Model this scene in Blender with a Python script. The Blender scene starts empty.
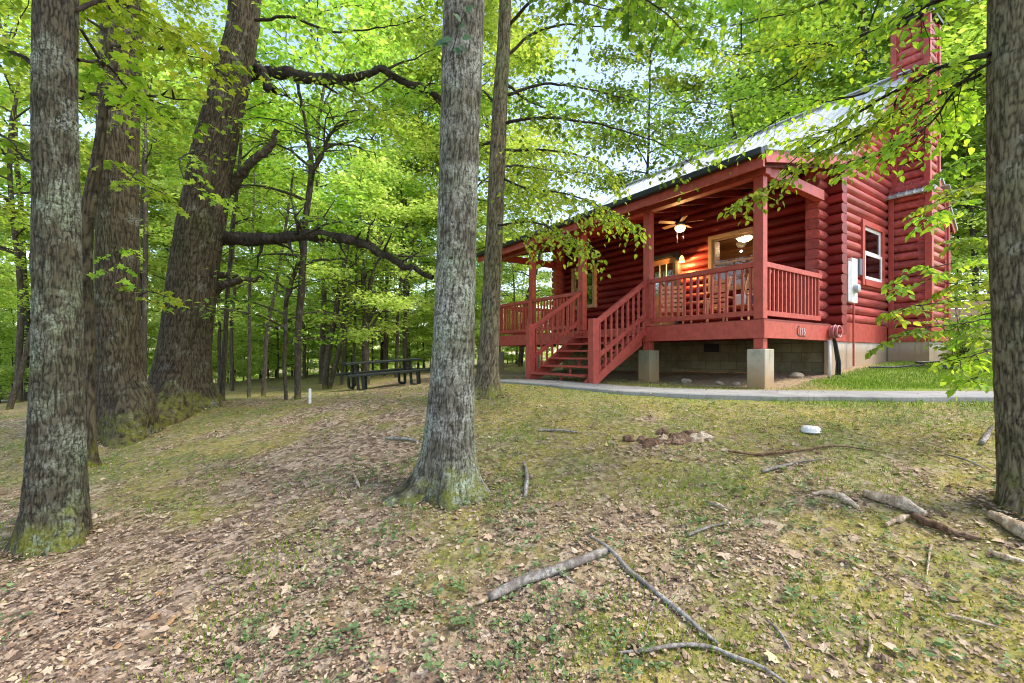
import bpy, math, random
import numpy as np
from mathutils import Vector

random.seed(11)
rng = np.random.default_rng(11)
scene = bpy.context.scene
col = scene.collection
R = math.radians
EYE, FOC, HX, HY = 1.5, 450.0, 512.0, 355.0


def at(px, py, Y):
    """a point of the place seen in direction (px, py) at depth Y"""
    return np.array([(px - HX) / FOC * Y, Y, EYE + (HY - py) / FOC * Y])


# ------------------------------------------------------------------ noise
def _hash(i, j, k, s):
    h = (i.astype(np.int64) * 374761393 + j.astype(np.int64) * 668265263 + k.astype(np.int64) * 2147483647 + s * 974711) & 0xFFFFFFFF
    h = ((h ^ (h >> 13)) * 1274126177) & 0xFFFFFFFF
    h = h ^ (h >> 16)
    return (h & 0xFFFF) / 65535.0


def vn3(x, y, z, s=0):
    x, y, z = np.broadcast_arrays(np.asarray(x, float), np.asarray(y, float), np.asarray(z, float))
    xi, yi, zi = np.floor(x), np.floor(y), np.floor(z)
    u, v, w = x - xi, y - yi, z - zi
    u, v, w = [t * t * (3 - 2 * t) for t in (u, v, w)]
    out = 0
    for a in (0, 1):
        for b in (0, 1):
            for c in (0, 1):
                out = out + _hash(xi + a, yi + b, zi + c, s) * (u if a else 1 - u) * (v if b else 1 - v) * (w if c else 1 - w)
    return out


def vn2(x, y, s=0):
    return vn3(x, y, np.zeros_like(np.asarray(x, float)) + 0.37, s)


def fbm2(x, y, s=0, o=4):
    a, t, n = 0.5, 0, 0
    x = np.asarray(x, float); y = np.asarray(y, float)
    for i in range(o):
        t = t + a * vn2(x, y, s + i * 17); n += a; a *= 0.5; x = x * 2.03 + 3.1; y = y * 2.03 + 1.7
    return t / n


def sstep(a, b, x):
    t = np.clip((np.asarray(x, float) - a) / (b - a), 0, 1)
    return t * t * (3 - 2 * t)


# ------------------------------------------------------------------ terrain
_cp = [  # x, depth, height relative to the eye
    (0, 2, -1.5), (-2.4, 2.1, -1.57), (-3.7, 3.6, -1.5), (2.3, 2.05, -1.43), (3.55, 3.2, -1.12), (6.5, 3.2, -0.98),
    (-5.25, 5.6, -1.37), (-6.0, 7, -1.25), (-6.15, 8.5, -0.98), (-0.56, 4.1, -1.23), (-0.36, 7.3, -0.66), (1.7, 5.2, -.9),
    (3.0, 4.3, -.98), (-2.2, 5.4, -1.12), (-2.6, 7.5, -.85), (1.8, 3.0, -1.27),
    (1.0, 9.4, -.545), (2.0, 7.7, -.585), (3.0, 6.9, -.6), (4.3, 6.5, -.6), (6.2, 6.3, -.59), (8.5, 6.3, -.57), (12, 6.6, -.5),
    (4.15, 7.6, -.555), (2.8, 9.5, -.55), (7.2, 9.6, -.3), (9.8, 10.3, -.19), (6.5, 7.6, -.48), (8.5, 8.3, -.36),
    (.0, 14.5, -.6), (3, 13, -.5), (8, 14, -.2), (14, 14, .0), (18, 12, .05), (12, 20, .1), (4, 24, -.2),
    (-4.6, 12.2, -1.0), (-2.74, 13.4, -.83), (-4.1, 8.8, -.93), (-7, 12, -1.15), (-9, 9, -1.2), (-13.4, 12, -1.5), (-9, 5, -1.6),
    (-11.8, 25, -1.15), (-25, 24, -2.4), (-10, 40, -1.7), (-30, 45, -3.2), (8, 45, -.4), (30, 40, .6), (28, 10, .2), (-18, 2, -2.2), (0, -6, -2.3), (10, -4, -1.5), (-10, -5, -2.6),
]
_cp = np.array(_cp, float)


def _tps(r2):
    return 0.5 * r2 * np.log(np.maximum(r2, 1e-9))


_P = _cp[:, :2] / 10
_n = len(_P)
_K = _tps(((_P[:, None] - _P[None]) ** 2).sum(-1)) + np.eye(_n) * 1e-4
_A = np.zeros((_n + 3, _n + 3)); _A[:_n, :_n] = _K; _A[:_n, _n] = 1; _A[:_n, _n + 1:] = _P; _A[_n, :_n] = 1; _A[_n + 1:, :_n] = _P.T
_W = np.linalg.solve(_A, np.concatenate([_cp[:, 2], [0, 0, 0]]))


def gz(x, y, rough=True):
    x = np.asarray(x, float); y = np.asarray(y, float)
    sh = np.broadcast(x, y).shape
    x = np.broadcast_to(x, sh).ravel(); y = np.broadcast_to(y, sh).ravel()
    out = np.empty(len(x))
    for i in range(0, len(x), 20000):
        xx = np.clip(x[i:i + 20000], -32, 32) / 10; yy = np.clip(y[i:i + 20000], -8, 48) / 10
        q = np.stack([xx, yy], -1)
        out[i:i + 20000] = _tps(((q[:, None] - _P[None]) ** 2).sum(-1)) @ _W[:_n] + _W[_n] + q @ _W[_n + 1:]
    out = np.clip(out, -4, 1.2) + EYE
    if rough:
        d = path_dist(x, y)
        k = sstep(.5, 1.3, d)
        out += k * ((fbm2(x * .9, y * .9, 5) - .5) * .10 + (fbm2(x * 4.5, y * 4.5, 9, 3) - .5) * .035)
    return out.reshape(sh)


PATH = np.array([(-1.2, 12.4), (-.55, 10.9), (.15, 9.6), (.95, 8.55), (1.9, 7.65), (3.0, 7.0), (4.3, 6.66), (6.2, 6.45), (8.5, 6.4), (11, 6.6), (14, 7.0)])


def resample(pts, n):
    """smooth (Catmull-Rom) resampling of a polyline"""
    p = np.array(pts, float)
    if len(p) == 2:
        return p[0] + (p[1] - p[0]) * np.linspace(0, 1, n)[:, None]
    q = np.vstack([2 * p[0] - p[1], p, 2 * p[-1] - p[-2]])
    t = np.linspace(0, len(p) - 1 - 1e-9, n); i = t.astype(int); f = (t - i)[:, None]
    a, b, c, d = q[i], q[i + 1], q[i + 2], q[i + 3]
    return .5 * (2 * b + (c - a) * f + (2 * a - 5 * b + 4 * c - d) * f ** 2 + (3 * b - a - 3 * c + d) * f ** 3)


PATHS = resample(PATH, 80)


def path_dist(x, y):
    x = np.ravel(x); y = np.ravel(y)
    d = np.full(len(x), 99.0)
    for p in PATHS:
        d = np.minimum(d, np.hypot(x - p[0], y - p[1]))
    return d


# ------------------------------------------------------------------ meshes
def mesh_np(name, V, Fq, smooth=False):
    """mesh from arrays: V (n,3); Fq a list of (m,k) index arrays"""
    me = bpy.data.meshes.new(name)
    V = np.asarray(V, np.float32)
    if not isinstance(Fq, list):
        Fq = [Fq]
    Fq = [np.asarray(f, np.int32) for f in Fq if len(f)]
    loops = np.concatenate([f.ravel() for f in Fq])
    sizes = np.concatenate([np.full(len(f), f.shape[1], np.int32) for f in Fq])
    starts = np.concatenate([[0], np.cumsum(sizes)[:-1]]).astype(np.int32)
    me.vertices.add(len(V)); me.vertices.foreach_set('co', V.ravel())
    me.loops.add(len(loops)); me.loops.foreach_set('vertex_index', loops)
    me.polygons.add(len(sizes)); me.polygons.foreach_set('loop_start', starts)
    try:
        me.polygons.foreach_set('loop_total', sizes)
    except Exception:
        pass
    me.update(calc_edges=True)
    me.validate()
    me.polygons.foreach_set('use_smooth', np.full(len(me.polygons), smooth))
    return me


def link(name, me, m=None, parent=None, bevel=0):
    o = bpy.data.objects.new(name, me); col.objects.link(o)
    if m is not None and len(me.materials) == 0:
        me.materials.append(m)
    if parent is not None:
        o.parent = parent
    if bevel:
        b = o.modifiers.new('bevel', 'BEVEL'); b.width = bevel; b.segments = 2; b.limit_method = 'ANGLE'; b.angle_limit = R(40)
    return o


def tag(o, label=None, cat=None, group=None, kind=None):
    if label: o['label'] = label
    if cat: o['category'] = cat
    if group: o['group'] = group
    if kind: o['kind'] = kind
    return o


def thing(name, label, cat, loc=(0, 0, 0), rz=0, group=None):
    o = bpy.data.objects.new(name, None); col.objects.link(o)
    o.empty_display_size = .1
    o.location = [float(v) for v in loc]; o.rotation_euler = (0, 0, rz)
    return tag(o, label, cat, group)


class MB:
    def __init__(s):
        s.v = []; s.f = []

    def add(s, V, F):
        b = len(s.v); s.v += [tuple(map(float, p)) for p in V]; s.f += [tuple(int(i) + b for i in f) for f in F]; return s

    def box(s, x0, x1, y0, y1, z0, z1):
        V = [(x, y, z) for z in (z0, z1) for y in (y0, y1) for x in (x0, x1)]
        return s.add(V, [(0, 2, 3, 1), (4, 5, 7, 6), (0, 1, 5, 4), (2, 6, 7, 3), (0, 4, 6, 2), (1, 3, 7, 5)])

    def bar(s, p0, p1, w, h, up=(0, 0, 1)):
        p0 = Vector(p0); p1 = Vector(p1); d = (p1 - p0).normalized(); u = Vector(up)
        sd = d.cross(u).normalized() * (w / 2); u = sd.cross(d).normalized() * (h / 2)
        V = [p + a * sd + b * u for p in (p0, p1) for a, b in ((-1, -1), (1, -1), (1, 1), (-1, 1))]
        return s.add(V, [(0, 1, 2, 3), (7, 6, 5, 4), (0, 4, 5, 1), (1, 5, 6, 2), (2, 6, 7, 3), (3, 7, 4, 0)])

    def tube(s, pts, r, n=8, caps=True):
        V, F = tube_arr(pts, r, n); s.add(V, F)
        if caps:
            b = len(s.v) - len(V); s.f.append(tuple(range(b + n - 1, b - 1, -1))); s.f.append(tuple(range(len(s.v) - n, len(s.v))))
        return s

    def lathe(s, prof, c=(0, 0, 0), n=20):
        V = []; F = []
        for r, z in prof:
            for k in range(n):
                a = 2 * math.pi * k / n; V.append((c[0] + r * math.cos(a), c[1] + r * math.sin(a), c[2] + z))
        for i in range(len(prof) - 1):
            for k in range(n):
                F.append((i * n + k, i * n + (k + 1) % n, (i + 1) * n + (k + 1) % n, (i + 1) * n + k))
        F.append(tuple(range(n - 1, -1, -1))); F.append(tuple(range((len(prof) - 1) * n, len(prof) * n)))
        return s.add(V, F)

    def mesh(s, name, smooth=False):
        me = bpy.data.meshes.new(name); me.from_pydata(s.v, [], s.f); me.update()
        if smooth:
            me.polygons.foreach_set('use_smooth', np.full(len(me.polygons), True))
        return me

    def build(s, name, m, parent=None, bevel=0, smooth=False, label=None):
        o = link(name, s.mesh(name, smooth), m, parent, bevel)
        if label: o['label'] = label
        return o


def frames(P):
    T = np.gradient(P, axis=0); T /= np.linalg.norm(T, axis=1)[:, None] + 1e-9
    a = np.array([0, 0, 1.0]) if abs(T[0, 2]) < .9 else np.array([1.0, 0, 0])
    N = np.cross(T, a); bad = np.linalg.norm(N, axis=1) < 1e-3
    N[bad] = np.cross(T[bad], np.array([1.0, .3, 0])); N /= np.linalg.norm(N, axis=1)[:, None]
    for i in range(1, len(P)):
        v = N[i - 1] - T[i] * (N[i - 1] @ T[i]); N[i] = v / (np.linalg.norm(v) + 1e-9)
    return T, N, np.cross(T, N)


def tube_arr(pts, r, n=8):
    P = np.array(pts, float); r = np.broadcast_to(np.asarray(r, float), (len(P),))
    T, N, B = frames(P)
    a = np.arange(n) * 2 * np.pi / n
    V = P[:, None] + r[:, None, None] * (np.cos(a)[None, :, None] * N[:, None] + np.sin(a)[None, :, None] * B[:, None])
    i = np.arange(len(P) - 1)[:, None] * n; k = np.arange(n)[None]; k2 = (k + 1) % n
    F = np.stack([i + k, i + k2, i + n + k2, i + n + k], -1).reshape(-1, 4)
    return V.reshape(-1, 3), F


class Tubes:
    def __init__(s): s.V = []; s.F = []; s.n = 0

    def add(s, pts, r, n=6):
        V, F = tube_arr(pts, r, n); s.V.append(V); s.F.append(F + s.n); s.n += len(V)

    def mesh(s, name, off=(0, 0, 0)):
        return mesh_np(name, np.concatenate(s.V) - np.asarray(off), [np.concatenate(s.F)], True)


# leaves ---------------------------------------------------------------
_LN = np.array([(0, 0, 0), (.22, -.36, .05), (.60, -.34, .03), (1, 0, -.16), (.60, .34, .03), (.22, .36, .05), (.25, 0, -.03), (.62, 0, -.06)], float)
_LNF = np.array([(0, 6, 1), (0, 5, 6), (1, 6, 7), (1, 7, 2), (6, 5, 4), (6, 4, 7), (2, 7, 3), (7, 4, 3)])
_LF = np.array([(0, 0, 0), (.45, -.38, .06), (1, 0, -.1), (.45, .38, .06)], float)
_LFF = np.array([(0, 2, 1), (0, 3, 2)])
# a lobed (maple / oak like) leaf
_LL = np.array([(0, 0, 0), (.10, -.30, .04), (.02, -.55, .0), (.38, -.34, .03), (.55, -.60, -.04), (.68, -.22, .02), (1, 0, -.14),
                (.68, .22, .02), (.55, .60, -.04), (.38, .34, .03), (.02, .55, .0), (.10, .30, .04), (.35, 0, -.03)], float)
_LLF = np.array([(12, i, i + 1) for i in range(0, 11)] + [(12, 11, 0)])[:, [0, 2, 1]]
LEAF = {'near': (_LN, _LNF), 'far': (_LF, _LFF), 'lobed': (_LL, _LLF)}


def leaves_arr(P, D, N, L, Wd, kind='far'):
    """P base points, D directions, N normals, L lengths, Wd width/length"""
    T, F = LEAF[kind]
    D = D / (np.linalg.norm(D, axis=1)[:, None] + 1e-9)
    S = np.cross(N, D); S /= np.linalg.norm(S, axis=1)[:, None] + 1e-9
    N = np.cross(D, S)
    L = np.broadcast_to(L, (len(P),))
    V = P[:, None] + L[:, None, None] * (T[None, :, 0:1] * D[:, None] + T[None, :, 1:2] * Wd * 1.3 * S[:, None] + T[None, :, 2:3] * N[:, None])
    Fa = (np.arange(len(P)) * len(T))[:, None, None] + F[None]
    return V.reshape(-1, 3), Fa.reshape(-1, 3)


class Leaves:
    def __init__(s): s.V = []; s.F = []; s.n = 0

    def add(s, P, D, N, L, Wd=.9, kind='far'):
        if len(P) == 0: return
        V, F = leaves_arr(P, D, N, L, Wd, kind); s.V.append(V); s.F.append(F + s.n); s.n += len(V)

    def mesh(s, name, off=(0, 0, 0)):
        return mesh_np(name, np.concatenate(s.V) - np.asarray(off), [np.concatenate(s.F)], False)


# ------------------------------------------------------------------ materials
class NT:
    def __init__(s, name):
        s.m = bpy.data.materials.new(name); s.m.use_nodes = True; s.t = s.m.node_tree; s.t.nodes.clear()
        s.out = s.n('ShaderNodeOutputMaterial')

    def n(s, typ, **kw):
        nd = s.t.nodes.new(typ)
        for k, v in kw.items():
            if k.startswith('i_'):
                key = k[2:]; key = int(key) if key.isdigit() else key.replace('_', ' ')
                if hasattr(v, 'is_linked') or hasattr(v, 'links'):
                    s.t.links.new(v, nd.inputs[key])
                else:
                    nd.inputs[key].default_value = v
            else:
                setattr(nd, k, v)
        return nd

    def l(s, a, b): s.t.links.new(a, b)

    def coord(s, scale=(1, 1, 1), kind='Object'):
        c = s.n('ShaderNodeTexCoord'); mp = s.n('ShaderNodeMapping'); s.l(c.outputs[kind], mp.inputs[0]); mp.inputs['Scale'].default_value = scale
        return mp.outputs[0]

    def noise(s, vec, scale, detail=4, rough=.55):
        nd = s.n('ShaderNodeTexNoise'); nd.inputs['Scale'].default_value = scale; nd.inputs['Detail'].default_value = detail; nd.inputs['Roughness'].default_value = rough
        if vec is not None: s.l(vec, nd.inputs['Vector'])
        return nd.outputs[0]

    def ramp(s, fac, stops, interp='LINEAR'):
        nd = s.n('ShaderNodeValToRGB'); cr = nd.color_ramp; cr.interpolation = interp
        while len(cr.elements) < len(stops): cr.elements.new(.5)
        for e, (p, c) in zip(cr.elements, stops):
            e.position = p; e.color = (*c, 1) if len(c) == 3 else c
        s.l(fac, nd.inputs[0]); return nd.outputs[0]

    def mix(s, fac, a, b, mode='MIX'):
        nd = s.n('ShaderNodeMix', data_type='RGBA', blend_type=mode)
        for i, v in ((0, fac), (6, a), (7, b)):
            if hasattr(v, 'links'): s.l(v, nd.inputs[i])
            else: nd.inputs[i].default_value = v if i == 0 else (*v, 1)[:4]
        return nd.outputs[2]

    def math(s, op, a, b=0.0):
        nd = s.n('ShaderNodeMath', operation=op)
        for i, v in ((0, a), (1, b)):
            if hasattr(v, 'links'): s.l(v, nd.inputs[i])
            else: nd.inputs[i].default_value = v
        return nd.outputs[0]

    def bump(s, h, strength=.3, dist=.02):
        nd = s.n('ShaderNodeBump'); nd.inputs['Strength'].default_value = strength; nd.inputs['Distance'].default_value = dist; s.l(h, nd.inputs['Height'])
        return nd.outputs[0]

    def bsdf(s, color, rough=.6, normal=None, metallic=0, spec=.4):
        nd = s.n('ShaderNodeBsdfPrincipled')
        if hasattr(color, 'links'): s.l(color, nd.inputs['Base Color'])
        else: nd.inputs['Base Color'].default_value = (*color, 1)
        if hasattr(rough, 'links'): s.l(rough, nd.inputs['Roughness'])
        else: nd.inputs['Roughness'].default_value = rough
        nd.inputs['Metallic'].default_value = metallic; nd.inputs['Specular IOR Level'].default_value = spec
        if normal is not None: s.l(normal, nd.inputs['Normal'])
        return nd

    def done(s, sh):
        s.l(sh.outputs[0] if hasattr(sh, 'outputs') else sh, s.out.inputs[0]); return s.m


def mul(c, k): return tuple(v * k for v in c)


def m_paint(name, c, rough=.45, grain=(1, 1, 1), var=.35, bump=.25, wear=None, logs=False):
    t = NT(name); v = t.coord(grain); n1 = t.noise(v, 3.0, 5, .6); n2 = t.noise(v, 28, 4, .6)
    cc = t.ramp(n1, [(.3, mul(c, 1 - var)), (.5, c), (.72, tuple(min(1, x * (1 + var) + .004) for x in c))])
    if wear:
        w = t.math('GREATER_THAN', t.noise(t.coord((1, 1, 1)), 17, 6, .7), .66); cc = t.mix(t.math('MULTIPLY', w, .5), cc, wear)
    if logs:
        ri = t.n('ShaderNodeNewGeometry').outputs['Random Per Island']
        cc = t.mix(1.0, cc, t.ramp(ri, [(0, (.72, .70, .70)), (1, (1.2, 1.22, 1.22))]), 'MULTIPLY')
        fine = t.noise(t.coord(tuple(g * 1.0 for g in grain)), 16, 6, .75); ck = t.ramp(fine, [(.30, (1,) * 3), (.40, (0,) * 3)])
        cc = t.mix(t.math('MULTIPLY', ck, .6), cc, mul(c, .3))
        n4 = t.noise(t.coord((1, 1, 1)), 1.3, 5, .7); cc = t.mix(t.ramp(n4, [(.5, (0,) * 3), (.72, (.45,) * 3)]), cc, (c[0] * 1.1 + .03, c[1] * 2 + .03, c[2] * 2 + .03))
    r = t.ramp(n2, [(.3, (rough - .1,) * 3), (.7, (rough + .15,) * 3)])
    return t.done(t.bsdf(cc, r, t.bump(n2, bump, .01)))


def m_plain(name, c, rough=.5, metallic=0, var=.15, scale=8, bump=.1, spec=.4):
    t = NT(name); v = t.coord(); n1 = t.noise(v, scale, 5, .6)
    cc = t.ramp(n1, [(.3, mul(c, 1 - var)), (.7, tuple(min(1, x * (1 + var)) for x in c))])
    return t.done(t.bsdf(cc, rough, t.bump(t.noise(v, scale * 6, 3), bump, .01), metallic, spec))


def m_concrete(name, c=(.36, .34, .31), stain=(.17, .13, .08), low=None, moss=(.12, .13, .06)):
    t = NT(name); v = t.coord(); n1 = t.noise(v, 2.2, 6, .65); n2 = t.noise(v, 40, 4, .7); n3 = t.noise(v, 1.1, 4)
    cc = t.ramp(n1, [(.28, mul(c, .62)), (.5, c), (.75, mul(c, 1.25))])
    cc = t.mix(t.ramp(n3, [(.46, (0, 0, 0)), (.66, (.8, .8, .8))]), cc, moss)
    st = t.noise(t.coord((6, 6, .5)), 2.5, 5, .7); cc = t.mix(t.ramp(st, [(.54, (0,) * 3), (.68, (.6,) * 3)]), cc, mul(stain, .7))
    if low is not None:
        z = t.n('ShaderNodeSeparateXYZ', i_0=t.coord()).outputs[2]
        f = t.ramp(t.math('ADD', z, t.math('MULTIPLY', n1, .35)), [(low, (.85,) * 3), (low + .4, (0, 0, 0))])
        cc = t.mix(f, cc, stain)
    return t.done(t.bsdf(cc, .85, t.bump(t.math('ADD', n1, t.math('MULTIPLY', n2, .5)), .35, .015), 0, .2))


def m_block(name, c=(.085, .085, .06)):
    t = NT(name)
    br = t.n('ShaderNodeTexBrick'); mp = t.n('ShaderNodeMapping'); tc = t.n('ShaderNodeTexCoord')
    sp = t.n('ShaderNodeSeparateXYZ'); t.l(tc.outputs['Object'], sp.inputs[0])
    cb = t.n('ShaderNodeCombineXYZ'); t.l(t.math('ADD', sp.outputs[0], sp.outputs[1]), cb.inputs[0]); t.l(sp.outputs[2], cb.inputs[1])
    t.l(cb.outputs[0], br.inputs['Vector']); br.inputs['Scale'].default_value = 1; br.inputs['Brick Width'].default_value = .4; br.inputs['Row Height'].default_value = .2
    br.inputs['Mortar Size'].default_value = .006; br.inputs['Color1'].default_value = (*mul(c, 1.2), 1); br.inputs['Color2'].default_value = (*mul(c, .85), 1); br.inputs['Mortar'].default_value = (*mul(c, .55), 1)
    n = t.noise(t.coord(), 3, 6, .65)
    cc = t.mix(t.ramp(n, [(.45, (0, 0, 0)), (.7, (.7, .7, .7))]), br.outputs[0], (.10, .085, .03))
    return t.done(t.bsdf(cc, .9, t.bump(t.math('ADD', t.noise(t.coord(), 30, 4), t.math('MULTIPLY', br.outputs[1], -2.0)), .3, .01), 0, .2))


def m_leaf(name, stops, trans=.5, tcol=(1.3, 1.3, .65), rough=.5, spec=.35, objvar=True):
    t = NT(name)
    g = t.n('ShaderNodeNewGeometry'); c = t.ramp(g.outputs['Random Per Island'], stops)
    if objvar:
        oi = t.n('ShaderNodeObjectInfo')
        hs = t.n('ShaderNodeHueSaturation'); t.l(c, hs.inputs['Color'])
        t.l(t.math('ADD', .468, t.math('MULTIPLY', oi.outputs['Random'], .035)), hs.inputs['Hue'])
        t.l(t.math('ADD', .78, t.math('MULTIPLY', oi.outputs['Random'], .45)), hs.inputs['Value']); c = hs.outputs[0]
    b = t.bsdf(c, rough, None, 0, spec)
    tr = t.n('ShaderNodeBsdfTranslucent'); t.l(t.mix(1.0, c, tcol, 'MULTIPLY'), tr.inputs[0])
    mx = t.n('ShaderNodeMixShader'); mx.inputs[0].default_value = trans; t.l(b.outputs[0], mx.inputs[1]); t.l(tr.outputs[0], mx.inputs[2])
    return t.done(mx)


def m_bark(name, c0=(.045, .036, .028), c1=(.17, .14, .11), lichen=(.30, .34, .30), lich=.62, moss_h=.55, attr=True):
    t = NT(name); v = t.coord((1, 1, .28)); v2 = t.coord()
    n1 = t.noise(v, 26, 7, .72); n2 = t.noise(v2, 3.2, 5, .65); n3 = t.noise(v2, 48, 6, .75)
    if attr:
        a = t.n('ShaderNodeAttribute', attribute_name='furrow').outputs['Fac']
        h = t.math('ADD', t.math('MULTIPLY', a, .68), t.math('MULTIPLY', n1, .45))  # furrows are darker bark, with crevice shade painted in as well
    else:
        h = n1
    cc = t.ramp(h, [(.32, c0), (.50, mul(c1, .45)), (.70, c1), (.95, mul(c1, 1.6))])
    f = t.math('MULTIPLY', t.ramp(n2, [(lich - .1, (0,) * 3), (lich + .08, (1,) * 3)]), t.ramp(n3, [(.42, (0,) * 3), (.56, (.9,) * 3)]))
    if attr: f = t.math('MULTIPLY', f, t.ramp(a, [(.3, (.15,) * 3), (.7, (1,) * 3)]))
    cc = t.mix(f, cc, lichen)
    if attr:
        cc = t.mix(t.ramp(t.noise(t.coord(), 1.7, 4, .6), [(.45, (0,) * 3), (.70, (.55,) * 3)]), cc, t.mix(1.0, cc, (.85, 1.15, .70), 'MULTIPLY'))
        cc = t.mix(t.math('MULTIPLY', t.ramp(t.noise(t.coord(), 2.6, 3, .5), [(.65, (0,) * 3), (.72, (1,) * 3)]), t.ramp(n3, [(.47, (0,) * 3), (.60, (.5,) * 3)])), cc, (.36, .42, .38))
    z = t.n('ShaderNodeSeparateXYZ', i_0=t.coord()).outputs[2]
    mz = t.math('ADD', z, t.math('MULTIPLY', t.math('SUBTRACT', n2, .5), -2.2))
    mf = t.math('MULTIPLY', t.ramp(mz, [(0.0, (1,) * 3), (min(1, moss_h * .75), (0,) * 3)]), t.ramp(t.noise(v2, 11, 5, .7), [(.42, (.0,) * 3), (.58, (.9,) * 3)]))
    if moss_h > .02: cc = t.mix(mf, cc, t.ramp(n3, [(.3, (.07, .085, .012)), (.7, (.20, .20, .028))]))
    hb = t.math('ADD', n1, t.math('MULTIPLY', n3, .6))
    return t.done(t.bsdf(cc, .9, t.bump(hb, .7, .025), 0, .15))


def m_glass(name, tint=(.9, .95, .95)):
    t = NT(name)
    g = t.n('ShaderNodeBsdfGlossy'); g.inputs['Roughness'].default_value = .02
    tr = t.n('ShaderNodeBsdfTransparent'); tr.inputs[0].default_value = (*tint, 1)
    fr = t.n('ShaderNodeFresnel'); fr.inputs[0].default_value = 1.6
    mx = t.n('ShaderNodeMixShader'); t.l(t.math('MULTIPLY', fr.outputs[0], .7), mx.inputs[0]); t.l(tr.outputs[0], mx.inputs[1]); t.l(g.outputs[0], mx.inputs[2])
    return t.done(mx)


def m_emit(name, c, s):
    t = NT(name); b = t.bsdf((.8, .75, .65), .4); b.inputs['Emission Color'].default_value = (*c, 1); b.inputs['Emission Strength'].default_value = s
    return t.done(b)


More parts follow.
